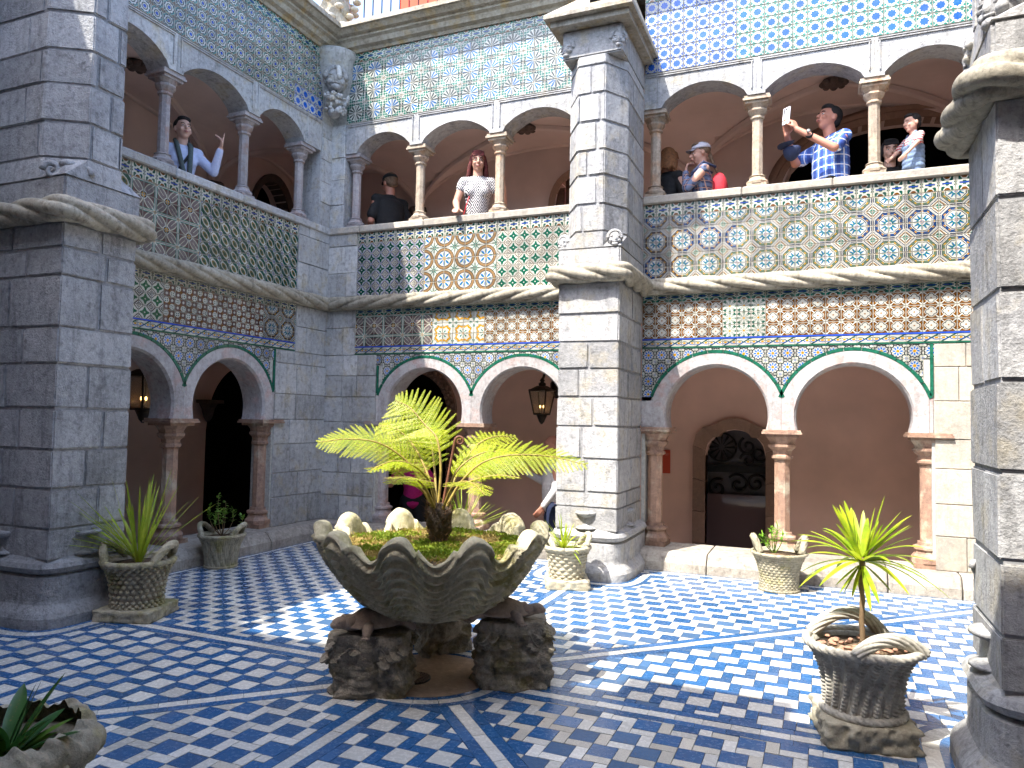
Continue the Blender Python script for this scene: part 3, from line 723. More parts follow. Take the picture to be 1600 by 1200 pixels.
# ------------------------------------------------------------------ buttresses
def plan(off, P, n=30, hw=.30):
    """rounded plan of a buttress foot, front at d=P+off"""
    pts = []
    for i in range(n+1):
        th = PI*i/n; c, s = math.cos(th), math.sin(th)
        e = .42; rx, ry = hw+off, .42+off
        pts.append((rx*math.copysign(abs(c)**e, c), -(P-.42)-ry*abs(s)**e))
    return pts+[(-(hw+off), .0), (hw+off, .0)]
def carved_head(t, x, y, z, s, yaw, mat, name='carved_head'):
    mb = MB()
    mb.ball((0, 0, 0), (.42*s, .42*s, .52*s), 20, 16); mb.ball((0, -.36*s, -.05*s), (.09*s, .14*s, .17*s), 10, 8); mb.ball((0, -.33*s, -.36*s), (.2*s, .16*s, .13*s), 10, 8)
    for q in (-1, 1):
        mb.ball((q*.19*s, -.33*s, .14*s), (.13*s, .08*s, .045*s), 10, 6); mb.ball((q*.17*s, -.35*s, .03*s), (.07*s, .05*s, .045*s), 8, 6)
        mb.ball((q*.24*s, -.27*s, -.12*s), (.14*s, .12*s, .12*s), 10, 8); mb.ball((q*.42*s, 0, 0), (.08*s, .12*s, .16*s), 8, 6)
    mb.tube([(-.17*s, -.38*s, -.22*s), (0, -.45*s, -.20*s), (.17*s, -.38*s, -.22*s)], .035*s, 8); mb.tube([(-.13*s, -.38*s, -.31*s), (0, -.44*s, -.33*s), (.13*s, -.38*s, -.31*s)], .035*s, 8)
    for k in range(14):
        a = PI*(.02+.96*k/13); mb.ball((.42*s*math.cos(a), -.12*s, .1*s+.42*s*math.sin(a)), (.13*s, .18*s, .13*s), 8, 6)
    mb.build(name, mat, t, (x, y, z), (0, 0, yaw))
def carved_scroll(t, x, y, z, s, yaw, mat):
    mb = MB()
    for q in (-1, 1):
        pts = [(q*s*(.5+ (.42-.05*k/3)*math.cos(k*.42)*.7), -.02*k*s*.12-.05*s, s*(.1+(.42-.05*k/3)*math.sin(k*.42)*.8)) for k in range(20)]
        mb.tube(pts, [s*.13*(1-.5*k/19) for k in range(20)], 8)
    mb.ball((0, -.06*s, -.1*s), (.25*s, .2*s, .45*s), 12, 8); mb.ball((0, -.1*s, .42*s), (.3*s, .2*s, .16*s), 12, 8); mb.ball((0, -.12*s, -.5*s), (.16*s, .15*s, .2*s), 10, 8)
    mb.build('carved_scroll', mat, t, (x, y, z), (0, 0, yaw))
def buttress(side, P, label, mat, courses, splits, upsplits, heads, seed):
    t = sthing('buttress', label, 'buttress', side, 0, 0, 0); R = random.Random(seed); hw = .30
    mb = MB(); rs = []
    for off, z in ((.115, 0), (.115, .07), (.10, .10), (.055, .15), (.05, .17), (.05, .33), (.02, .345), (.055, .365), (.07, .395), (.055, .425), (.02, .44), (.0, .46)):
        rs.append([(x, y, z) for x, y in plan(off, P)])
    mb.rings(rs, True, True, 0, False); mb.build('plinth', mat, t)
    mb = MB(); mb.box(-hw+.012, hw-.012, -P+.012, .0, .40, 2.95); mb.prism([(-hw+.012, -.69), (-.13, -P+.015), (.13, -P+.015), (hw-.012, -.69), (hw-.012, 0), (-hw+.012, 0)], 2.96, 5.34); mb.build('mortar_core', MORTAR, t)
    link('foot_block', block_from_poly([(-hw, -P), (hw, -P), (hw, 0), (-hw, 0)], .452, .652, .004, mat), None, t)
    for q in ((-1, 1) if side != 'right' else ()):        # little carved pedestals on the foot
        mb = MB(); mb.lathe([(.10, 0), (.10, .012), (.055, .03), (.03, .07), (.035, .10), (.095, .135), (.10, .15), (.085, .16)], 16)
        mb.build('carved_relief', mat, t, (q*(hw-.045), -P*.5, .46))
    mb = MB(); mb.lathe([(.115, 0), (.11, .012), (.06, .03), (.034, .07), (.04, .10), (.11, .135), (.115, .15), (.10, .16)], 16); mb.build('carved_relief', mat, t, (0, -P+.045, .46))
    zz = courses
    def blocks(poly, z0, z1, cut_f, cut_s):
        """split a plan into a front row and a rear row; front row cut at the fractions cut_f"""
        front = clip_poly(poly, 0, 1, cut_s-.0); rear = clip_poly(poly, 0, -1, -cut_s-.010)
        xs = [-hw-1]+[(-hw+2*hw*f) for f in cut_f]+[hw+1]
        for a, b in zip(xs[:-1], xs[1:]):
            p = clip_poly(clip_poly(front, 1, 0, b-.0065), -1, 0, -a-.0065)
            if len(p) > 2:
                dx = R.uniform(-.003, .003); dy = R.uniform(-.004, .004)
                link('stone_block', block_from_poly([(x+dx, y+dy) for x, y in p], z0+.006, z1-.006, .007, mat), None, t)
        if len(rear) > 2:
            dx = R.uniform(-.003, .003); link('stone_block', block_from_poly([(x+dx, y) for x, y in rear], z0+.005, z1-.005, .007, mat), None, t)
    rect = [(-hw, -P), (hw, -P), (hw, 0), (-hw, 0)]
    for i in range(len(zz)-1): blocks(rect, zz[i], zz[i+1], splits[i % len(splits)], -P*(.45 if i % 2 else .62))
    # head block under the chamfered shaft
    link('stone_block', block_from_poly([(-hw-.01, -P-.01), (hw+.01, -P-.01), (hw+.01, -.003), (-hw-.01, -.003)], 2.94, 3.13, .01, mat), None, t)
    octp = [(-hw, -.69), (-.135, -P), (.135, -P), (hw, -.69), (hw, -.003), (-hw, -.003)]
    mb = MB(); mb.rings([[(-hw-.01, -.69, 3.13), (-hw-.01, -P-.01, 3.13), (-.135, -P-.01, 3.13), (.135, -P-.01, 3.13), (hw+.01, -P-.01, 3.13), (hw+.01, -.69, 3.13), (hw+.01, -.003, 3.13), (-hw-.01, -.003, 3.13)],
                         [(-hw, -.69, 3.28), (-.217, -.823, 3.28), (-.135, -P, 3.28), (.135, -P, 3.28), (.217, -.823, 3.28), (hw, -.69, 3.28), (hw, -.003, 3.28), (-hw, -.003, 3.28)]], True, True, 0, False)
    mb.build('stone_block', mat, t)
    uz = [3.285, 3.55, 3.83, 4.08, 4.36, 4.64, 4.92]
    for i in range(len(uz)-1): blocks(octp, uz[i], uz[i+1], upsplits[i % len(upsplits)], -P*(.52 if i % 2 else .68))
    link('stone_block', block_from_poly(octp, 4.925, 5.02, .006, mat), None, t)
    link('stone_block', block_from_poly([(-hw, -P), (hw, -P), (hw, -.003), (-hw, -.003)], 5.02, 5.30, .01, mat), None, t)
    # rope round the buttress
    mb = MB(); pts = []
    path = [(hw+.05, .03), (hw+.05, -P-.05), (-hw-.05, -P-.05), (-hw-.05, .03)]
    rr = .10
    dense = []
    for a, b in zip(path[:-1], path[1:]):
        ln = math.dist(a, b); n = int(ln/.022)
        for k in range(n): dense.append((a[0]+(b[0]-a[0])*k/n, a[1]+(b[1]-a[1])*k/n))
    dense.append(path[-1])
    for _ in range(6): dense = [dense[0]]+[((dense[i-1][0]+dense[i][0]*2+dense[i+1][0])/4, (dense[i-1][1]+dense[i][1]*2+dense[i+1][1])/4) for i in range(1, len(dense)-1)]+[dense[-1]]
    rope_mesh(mb, [(x, y, 2.875) for x, y in dense], .094, 4, 1.3, 48, .42); mb.build('rope_moulding', ROPEST, t)
    # weathered roof slab
    a = .09; mb = MB()
    mb.rings([[(-hw-a, -P-.12, 5.30), (hw+a, -P-.12, 5.30), (hw+a, 0, 5.30), (-hw-a, 0, 5.30)], [(-hw-a, -P-.12, 5.36), (hw+a, -P-.12, 5.36), (hw+a, 0, 5.36), (-hw-a, 0, 5.36)]], True, True, 0, False)
    mb.rings([[(-hw-a-.05, -P-.19, 5.361), (hw+a+.05, -P-.19, 5.361), (hw+a+.05, 0, 5.361), (-hw-a-.05, 0, 5.361)], [(-hw-a-.05, -P-.19, 5.40), (hw+a+.05, -P-.19, 5.40), (hw+a+.05, 0, 5.40), (-hw-a-.05, 0, 5.40)], [(-.20, -.30, 6.05), (.20, -.30, 6.05), (.20, 0, 6.05), (-.20, 0, 6.05)]], True, True, 0, False)
    mb.build('roof_slab', CORN, t)
    for (kind, x, y, z, s, yaw) in heads:
        if kind == 'head': carved_head(t, x, y, z, s, yaw, mat)
        else: carved_scroll(t, x, y, z, s, yaw, mat)
    return t
cz = [.655, .80, 1.115, 1.42, 1.70, 1.965, 2.22, 2.49, 2.80]
hd = [('head', .24, -.92, 3.20, .15, .35), ('head', -.26, -.90, 3.19, .15, -.5), ('head', .245, -.90, 5.14, .17, .4), ('head', -.245, -.90, 5.12, .17, -.4)]
buttress('back', .955, 'tall sunlit central buttress of pale blocks with carved heads', LIME, cz, [(), (.5,), (.42,), (.60,), (.36,), (.52,), (), ()], [(.38,), (.62,), (.45,), (.6,), (.30, .66), (.5,)], hd, 1)
cz2 = [.655, .93, 1.20, 1.49, 1.80, 2.06, 2.42, 2.62, 2.80]
buttress('left', .955, 'shaded buttress of grey blocks at the left edge with scroll carvings', LIME_D, cz2, [(.60,), (.42,), (.62,), (.40,), (), (.5,), (.58,), (.5,)], [(.3, .7), (.55,), (.35,), (.62,), (.45,), (.5,)],
         [('scroll', -.22, -.86, 3.15, .19, -.7), ('scroll', .30, -.80, 3.12, .17, 1.1), ('head', .24, -.9, 5.14, .17, .4), ('head', -.24, -.9, 5.12, .17, -.4)], 2)
buttress('right', 1.06, 'close buttress of pale rough blocks at the right edge', LIME, [.655, .95, 1.30, 1.66, 2.02, 2.40, 2.80], [(), (.5,), (), (.45,), (), (.55,)], [(.4,), (.6,)],
         [('head', -.20, -1.0, 3.22, .2, -.5), ('head', .20, -1.0, 3.22, .2, .5), ('scroll', -.29, -1.02, .82, .10, -.7)], 3)
buttress('front', .955, 'buttress on the camera side, out of the picture', LIME, cz, [(), (.5,)], [(.4,), (.6,)], hd, 4)

# ------------------------------------------------------------------ corner piers
def pier(side_a, sga, side_b, sgb, label, mat, loc, lower, upper, seed, warm=None):
    t = thing('corner_pier', label, 'pier', loc); R = random.Random(seed)
    for sd, sg in ((side_a, sga), (side_b, sgb)):
        if sd is None: continue
        L = SIDE[sd][2]; z = .19; a = SIDE[sd][1]; i = 0
        while z < 5.19:
            h = R.uniform(.26, .36)
            for lim in (2.235, 2.80, 2.975, 3.86, 5.19):
                if z < lim-.001 and z+h > lim-.14: h = lim-z
            if abs(z-2.80) < .01: z = 2.975; continue
            if z < 2.23: wd = L-2.99
            elif z < 2.9: wd = L-3.325
            elif z < 3.86: wd = L-3.32
            else: wd = .215
            cuts = [0, wd]
            if z < 2.23: cuts = [0]+([wd*R.uniform(.35, .65)] if i % 3 == 1 else [wd*R.uniform(.28, .42), wd*R.uniform(.55, .75)])+[wd]
            elif z < 3.8 and i % 2: cuts = [0, wd*R.uniform(.4, .7), wd]
            for c0, c1 in zip(cuts[:-1], cuts[1:]):
                xa, xb = sorted((sg*(L-c0-.012 if c0 == 0 else L-c0-.003), sg*(L-c1+.003)))
                pr = R.uniform(.0, .009)
                me = cbox(xa, xb, -.014-pr, .2, z+.003, z+h-.003, .005, 'stone_block', mat)
                o = link('stone_block', me, None, t); p0 = W(sd, 0); o.location = (p0[0]-loc[0], p0[1]-loc[1], 0); o.rotation_euler = (0, 0, a)
            z += h; i += 1
    return t
p1_ = pier('back', -1, 'left', 1, 'grey block pier in the shaded inner corner under the gargoyle', LIME_P, (0, 0, 0), 0, 0, 11)
pier('back', 1, None, 0, 'warm cream block pier right of the far right arch', WARMST, (7.53, 0, 0), 0, 0, 12)
# bracket with the screaming gargoyle in the corner
mb = MB(); mb.lathe([(.30, .68), (.30, .60), (.27, .55), (.25, .30), (.20, .12), (.10, -.02), (.02, -.08)], 24); br = thing('gargoyle_bracket', 'rounded corner bracket carved with a screaming face, under the cornice', 'gargoyle', (.04, -.04, 5.42))
mb.build('bracket', LIME_P, br)
carved_head(br, .14, -.16, .26, .30, .66, LIME, 'gargoyle_face')
mb = MB(); mb.ball((.16, -.19, .16), (.045, .03, .05), 10, 8); mb.build('mouth_shade', BLACK, br)  # black ball painted in as the shade inside the mouth
mb = MB(); mb.ball((.12, -.14, .0), (.13, .13, .11), 14, 8); mb.ball((.10, -.12, -.12), (.08, .08, .07), 12, 8)
for k in range(46):
    a = rnd.uniform(-1.9, .5); z = rnd.uniform(-.16, .06); r = .115+.05*(z+.16)/.2; mb.ball((.11+r*math.cos(a), -.13+r*math.sin(a), z), (rnd.uniform(.015, .035), rnd.uniform(.015, .035), rnd.uniform(.012, .04)), 7, 5)
tag(mb.build('carved_collar', LIME_P, br), kind='stuff'); mb = MB()
for k in range(26):
    a = rnd.uniform(.1, 3.0); mb.ball((.14+.15*math.cos(a)*.74, -.15-.15*math.cos(a)*.6, .27+.17*math.sin(a)), (.035, .035, rnd.uniform(.02, .05)), 7, 5)
tag(mb.build('carved_hair', LIME_P, br), kind='stuff')

# ------------------------------------------------------------------ cornice all round, mitred
prof = [(-.38, 6.10), (.03, 6.10), (.05, 6.13), (.10, 6.15), (.13, 6.20), (.17, 6.22), (.17, 6.245), (.22, 6.255), (.27, 6.30), (.30, 6.305), (.30, 6.36), (-.38, 6.36)]
cth = thing('cornice', 'moulded stone cornice running round the top of the court walls', 'cornice', (3.765, -3.92, 6.1))
mb = MB(); cs = [(0, 0), (7.53, 0), (7.53, -7.84), (0, -7.84)]
pa = [(0-3.765, -7.84+3.92), (-3.765, 3.92), (3.765, 3.92), (3.765, -3.92), (-3.765, -3.92)]
sweep(mb, [(d, z-6.1) for d, z in prof], [(0, -3.92), (-3.765, -3.92), (-3.765, 3.92), (3.765, 3.92), (3.765, -3.92), (0.001, -3.92)])
mb.build('moulding', CORN, cth, fix=True)
# ------------------------------------------------------------------ galleries behind the arcades
def holed(name, mat, parent, x0, x1, y0, y1, z0, z1, holes):
    """wall along x with arched openings (centre, half width, spring z, rise)"""
    xs = {x0, x1}
    for c, h, sp, ri in holes: xs |= {c-h, c+h}|{c-h+2*h*i/24 for i in range(25)}
    xs = sorted(xs); mb = MB()
    for a, b in zip(xs[:-1], xs[1:]):
        m_ = (a+b)/2; hole = next((q for q in holes if abs(m_-q[0]) < q[1]), None)
        if not hole: mb.prism_y([(a, z0), (b, z0), (b, z1), (a, z1)], y0, y1)
        else:
            c, h, sp, ri = hole; f = lambda x: sp+ri*math.sqrt(max(0, 1-((x-c)/h)**2))
            mb.prism_y([(a, f(a)), (b, f(b)), (b, z1), (a, z1)], y0, y1)
    return mb.build(name, mat, parent)
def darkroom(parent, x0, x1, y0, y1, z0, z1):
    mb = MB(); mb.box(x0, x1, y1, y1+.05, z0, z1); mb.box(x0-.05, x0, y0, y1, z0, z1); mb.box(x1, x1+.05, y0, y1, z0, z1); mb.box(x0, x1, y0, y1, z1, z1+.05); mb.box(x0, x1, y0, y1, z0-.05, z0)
    return mb.build('dark_room', BLACK, parent)  # room shell painted black in place of the shade of an unlit interior
GD = 2.25; GU2 = 1.85
t = thing('gallery_wall', 'pink plaster wall of the lower gallery behind the back arcade', 'wall', (3.765, GD, 0)); ox = 3.765
holed('plaster', PLAST, t, -2.25-ox, 9.85-ox, 0, .22, -.52, 2.74, [(-.06-ox, .63, 1.55, .62), (4.777-ox, .375, 1.05, .34)])
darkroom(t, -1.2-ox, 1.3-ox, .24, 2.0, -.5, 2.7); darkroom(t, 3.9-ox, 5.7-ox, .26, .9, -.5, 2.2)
t2 = thing('gallery_wall', 'mauve plaster wall of the upper gallery behind the back balcony', 'wall', (3.765, GU2, 2.9))
holed('plaster', PLAST_L, t2, -1.85-ox, 9.4-ox, 0, .3, -.14, 3.2, [(6.62-ox, 1.27, 1.45, .72), (2.75-ox, .36, 1.55, .42)])
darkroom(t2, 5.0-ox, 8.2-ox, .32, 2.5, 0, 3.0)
t3 = thing('gallery_wall', 'shaded plaster wall of the lower gallery behind the left arcade', 'wall', (-GD, -3, 0), PI/2)
holed('plaster', PLAST_L, t3, -7.2, 5.3, 0, .22, -.52, 2.74, [(4.02, .73, 1.25, .95)])
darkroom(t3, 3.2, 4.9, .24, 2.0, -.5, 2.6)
t4 = thing('gallery_wall', 'shaded plaster wall of the upper gallery behind the left balcony', 'wall', (-GU2, -3, 2.9), PI/2)
holed('plaster', PLAST_L, t4, -7.0, 4.85, 0, .3, -.14, 3.2, [(4.03, .42, 1.35, .75)])
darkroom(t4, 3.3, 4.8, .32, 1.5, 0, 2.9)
t5 = thing('gallery_wall', 'plain plaster wall behind the right arcades', 'wall', (9.85, -3.9, 0)); mb = MB(); mb.box(0, .2, -6, 6, -.5, 6.1); mb.build('plaster', PLAST, t5)
t6 = thing('gallery_wall', 'plain plaster wall behind the camera side arcades', 'wall', (3.765, -10.1, 0)); mb = MB(); mb.box(-6.1, 6.2, -.2, 0, -.5, 6.1); mb.build('plaster', PLAST, t6)
# upper floors and roof terraces
t = thing('gallery_floor', 'floor slab carrying the upper gallery round the court', 'floor', (3.765, -3.92, 2.75))
mb = MB()
for a in ((-6.1, 6.2, 4.31, 6.2), (-6.1, 6.2, -6.2, -4.31), (-6.1, -4.15, -4.3, 4.3), (4.15, 6.2, -4.3, 4.3)): mb.box(*a, 0, .14)
mb.build('slab', PLAST, t)
t = thing('roof_terrace', 'roof slab over the upper gallery round the court', 'roof', (3.765, -3.92, 6.1))
mb = MB()
for a in ((-6.4, 6.3, 4.302, 6.6), (-6.4, 6.3, -6.5, -4.302), (-6.4, -4.148, -4.3, 4.3), (4.148, 6.3, -4.3, 4.3)): mb.box(*a, .06, .24)
mb.build('slab', CORN, t)
# groin vaults with ribs over the upper galleries
def vault(side_pts, label, rz, loc, mat, y0, y1):
    t = thing('rib_vault', label, 'vault', loc, rz)
    z0 = 1.62; hh = .78; mb = MB(); nx = 22; ny = 22
    for xa, xb in zip(side_pts[:-1], side_pts[1:]):
        P = []
        for j in range(ny+1):
            row = []
            for i in range(nx+1):
                s_ = -1+2*i/nx; q = -1+2*j/ny
                z = z0+hh*max(math.sqrt(max(0, 1-s_*s_)), math.sqrt(max(0, 1-max(q, 0)**2)))
                row.append((xa+(xb-xa)*i/nx, y0+(y1-y0)*j/ny, z))
            P.append(row)
        mb.grid(P, 0, False)
    mb.build('web', mat, t)
    for xa, xb in zip(side_pts[:-1], side_pts[1:]):
        for d in (1, -1):
            mb = MB(); pts = []
            for i in range(19):
                s_ = i/18; pts.append(((xa+xb)/2+d*(xb-xa)/2*s_, (y0+y1)/2+(y1-y0)/2*s_, z0+hh*math.sqrt(max(0, 1-s_*s_))-.015))
            mb.tube(pts, .045, 6, sm=False); mb.build('rib', mat, t)
        mb = MB(); mb.tube([((xa+xb)/2+(xb-xa)/2*math.cos(a), y1-.03, z0+hh*math.sin(a)) for a in [PI*i/24 for i in range(25)]], .035, 6, sm=False); mb.build('rib', mat, t)
        mb = MB(); mb.ball(((xa+xb)/2, (y0+y1)/2, z0+hh-.03), (.14, .12, .05), 12, 6)
        for k in range(8): mb.ball(((xa+xb)/2+.11*math.cos(k*PI/4), (y0+y1)/2+.1*math.sin(k*PI/4), z0+hh-.045), (.045, .045, .035), 8, 5)
        mb.build('boss', DARKCARV, t)
    for x in side_pts[1:-1] if len(side_pts) > 2 else side_pts:
        mb = MB(); mb.lathe([(.13, 1.72), (.15, 1.66), (.12, 1.60), (.13, 1.53), (.07, 1.42), (.06, 1.36), (.02, 1.32)], 12, (x, y1-.02)); mb.build('corbel', DARKCARV, t)
    return t
DARKCARV = stone('dark_carved_stone', (.13, .09, .075), (.08, .06, .05), dark=(.02, .02, .02), darkamt=.5, bmp=.006)
vault([-1.85, .22, 4.28, 7.6, 9.4], 'ribbed plaster vault over the back balcony, with dark corbels', 0, (0, 0, 2.9), PLAST_L, .26, GU2)
vault([-7.5, -3.9, -.15, 1.85], 'ribbed plaster vault over the shaded left balcony', PI/2, (0, 0, 2.9), PLAST_L, .30, GU2)
# low ceiling in the lower galleries is the slab; corbel by the left doorway
t = thing('carved_corbel', 'dark carved corbel beside the black doorway in the left gallery', 'corbel', (-GD+.02, .22, 1.62)); mb = MB(); mb.box(0, .22, -.15, .15, 0, .05); mb.lathe([(.02, -.26), (.06, -.2), (.09, -.08), (.13, 0)], 12, (.08, 0)); mb.build('corbel', DARKCARV, t)
# door surrounds
def ring_frame(mb, inner, outer, y0, y1):
    n = len(inner)
    mb.rings([[(o[0], y0, o[1]), (i_[0], y0+.03, i_[1]), (i_[0], y1, i_[1]), (o[0], y1, o[1])] for i_, o in zip(inner, outer)], True, True, 0, False)
t = thing('stone_doorway', 'pinkish stone doorway with a trefoil head and black iron screen, right of the red notice', 'doorway', (4.777, GD, -.5))
inn = [(-.375, 0), (-.375, 1.62), (-.345, 1.72), (-.28, 1.79), (-.20, 1.80), (-.17, 1.845), (-.10, 1.885), (0, 1.90)]
out = [(-.53, 0), (-.53, 1.68), (-.49, 1.82), (-.40, 1.92), (-.28, 1.945), (-.20, 1.99), (-.11, 2.03), (0, 2.045)]
inn += [(-x, z) for x, z in inn[::-1][1:]]; out += [(-x, z) for x, z in out[::-1][1:]]
for k in range(len(inn)-1):
    pass
segs = [(0, 1), (1, 3), (3, 5), (5, 7), (7, 9), (9, 11), (11, 13), (13, 14)]
for a, b in segs:
    if b-a == 1 and a in (0, 13):
        for q in range(4):
            f0, f1 = q/4, (q+1)/4; L_ = lambda P, f: (P[a][0], P[a][1]+(P[b][1]-P[a][1])*f)
            mb = MB(); ring_frame(mb, [L_(inn, f0+.003), L_(inn, f1-.003)], [L_(out, f0+.003), L_(out, f1-.003)], -.07, .2); mb.build('surround_stone', DOORST, t)
    else:
        mb = MB(); ring_frame(mb, inn[a:b+1], out[a:b+1], -.07, .2); mb.build('surround_stone', DOORST, t)
scr = thing('iron_screen', 'black wrought iron scroll screen behind glass in the trefoil doorway', 'screen', (4.777, GD+.17, -.5))
mb = MB()
def spiral(mb, cx, cz, r, a0, turns, r_t, y=0, sgn=1):
    pts = [(cx+r*(1-.85*k/28)*math.cos(a0+sgn*turns*2*PI*k/28), y, cz+r*(1-.85*k/28)*math.sin(a0+sgn*turns*2*PI*k/28)) for k in range(29)]; mb.tube(pts, r_t, 6)
for k in range(12):
    a = k*PI/6; mb.tube([(-.19+.04*math.cos(a), 0, 1.66+.04*math.sin(a)), (-.19+.17*math.cos(a), 0, 1.66+.17*math.sin(a))], [.006, .02], 6)
mb.tube([(-.19+.185*math.cos(i*PI/12), 0, 1.66+.185*math.sin(i*PI/12)) for i in range(25)], .014, 6)
for (cx, cz, r, a0, tn, sg) in [(.14, 1.68, .12, 2, 1.3, 1), (.28, 1.58, .11, 0, 1.3, -1), (.14, 1.5, .1, 3, 1.2, -1), (-.24, 1.12, .13, 1, 1.4, 1), (.02, 1.18, .14, 2.5, 1.3, -1), (.24, 1.2, .13, 0, 1.4, 1), (-.26, .86, .12, 3, 1.4, -1), (-.02, .9, .12, .5, 1.4, 1), (.24, .92, .12, 2, 1.4, -1)]:
    spiral(mb, cx, cz, r, a0, tn, .019, 0, sg)
for z in (1.33, 1.38, .72): mb.box(-.37, .37, -.02, .02, z, z+.05)
mb.build('scrollwork', IRON, scr)
mb = MB(); mb.box(-.40, .40, .12, .14, 0, 2.1); mb.build('reflection_panel', plain('reflection_grey', (.10, .085, .095), .35, var=.4, nsc=4), scr)  # added panel; its grey stands in for the court reflected in the glass
mb = MB(); mb.box(-.372, .372, -.05, -.045, .0, 1.05)
gm, gg, gb = newmat('door_glass'); gb.inputs['Base Color'].default_value = (.10, .07, .075, 1); gb.inputs['Roughness'].default_value = .06; mb.build('glass_panel', gm, scr)
t = thing('stone_doorway', 'carved stone arch round the dark doorway behind the fern', 'doorway', (-.06, GD, -.5))
mb = MB(); inn = [(.63*math.cos(a), 2.05+.62*math.sin(a)) for a in [PI*i/24 for i in range(25)]]; out = [(.80*math.cos(a), 2.05+.78*math.sin(a)) for a in [PI*i/24 for i in range(25)]]
inn = [(.63, 0)]+inn+[(-.63, 0)]; out = [(.80, 0)]+out+[(-.80, 0)]; ring_frame(mb, inn, out, -.05, .2); mb.build('surround', DOORST, t)
mb = MB()
for i in range(90):
    a = PI*i/89; r = .715+.045*math.sin(i*1.7); mb.ball((r*math.cos(a), -.06, 2.05+r*math.sin(a)), (.035, .03, .028), 7, 5)
for i in range(40):
    for q in (-1, 1): mb.ball((q*(.715+.04*math.sin(i*1.7)), -.06, 2.0-i*.045), (.033, .03, .03), 7, 5)
o = mb.build('carved_foliage', DOORST, t); tag(o, kind='stuff')
t = thing('stone_doorway', 'wide moulded stone arch of the dark room behind the man with the phone', 'doorway', (6.62, GU2, 2.9))
mb = MB()
for (r0, r1, yy) in ((0, .07, -.05), (.075, .12, -.09), (.125, .17, -.04)):
    A = [PI*i/30 for i in range(31)]
    inn = [((1.27+r0)*math.cos(a), 1.45+(.72+r0)*math.sin(a)) for a in A]; out = [((1.27+r1)*math.cos(a), 1.45+(.72+r1)*math.sin(a)) for a in A]
    inn = [(1.27+r0, 0)]+inn+[(-1.27-r0, 0)]; out = [(1.27+r1, 0)]+out+[(-1.27-r1, 0)]; ring_frame(mb, inn, out, yy, .2)
mb.build('surround', DOORST, t)
t = thing('wooden_door', 'arched brown wooden door in the upper gallery beside the central buttress', 'door', (2.75, GU2, 2.9)); mb = MB()
A = [PI*i/16 for i in range(17)]; ring_frame(mb, [(.36, 0)]+[(.36*math.cos(a), 1.55+.42*math.sin(a)) for a in A]+[(-.36, 0)], [(.44, 0)]+[(.44*math.cos(a), 1.55+.50*math.sin(a)) for a in A]+[(-.44, 0)], -.04, .2); mb.build('surround', DOORST, t)
WOODB = plain('brown_wood', (.10, .05, .03), .6, var=.3)
for k in range(5):
    x = -.29+k*.145; mb = MB(); mb.box(x-.068, x+.068, .03, .06, 0, 1.55+.40*math.sqrt(1-(x/.37)**2)); mb.build('board', WOODB, t)
t = thing('stone_doorway', 'dark arched opening at the end of the shaded upper gallery', 'doorway', (-GU2, 1.03, 2.9), PI/2); mb = MB()
ring_frame(mb, [(.42, 0)]+[(.42*math.cos(a), 1.35+.75*math.sin(a)) for a in A]+[(-.42, 0)], [(.52, 0)]+[(.52*math.cos(a), 1.35+.86*math.sin(a)) for a in A]+[(-.52, 0)], -.05, .2); mb.build('surround', DARKCARV, t)

# red notice on the wall
t = thing('notice_board', 'small red notice on the pink wall left of the trefoil doorway', 'sign', (3.86, GD-.006, .95)); mb = MB(); mb.box(-.085, .085, -.012, 0, -.155, .155); mb.build('panel', plain('red_card', (.52, .06, .02), .5), t)
WT = plain('white_print', (.5, .25, .2), .6)
for i, (a, z) in enumerate([(.05, .10), (.03, .085), (-.02, -.13)]):
    mb = MB(); mb.box(.02 if i < 2 else -.06, .02+a if i < 2 else -.02, -.0135, -.0125, z, z+.006); mb.build('text_line', WT, t)

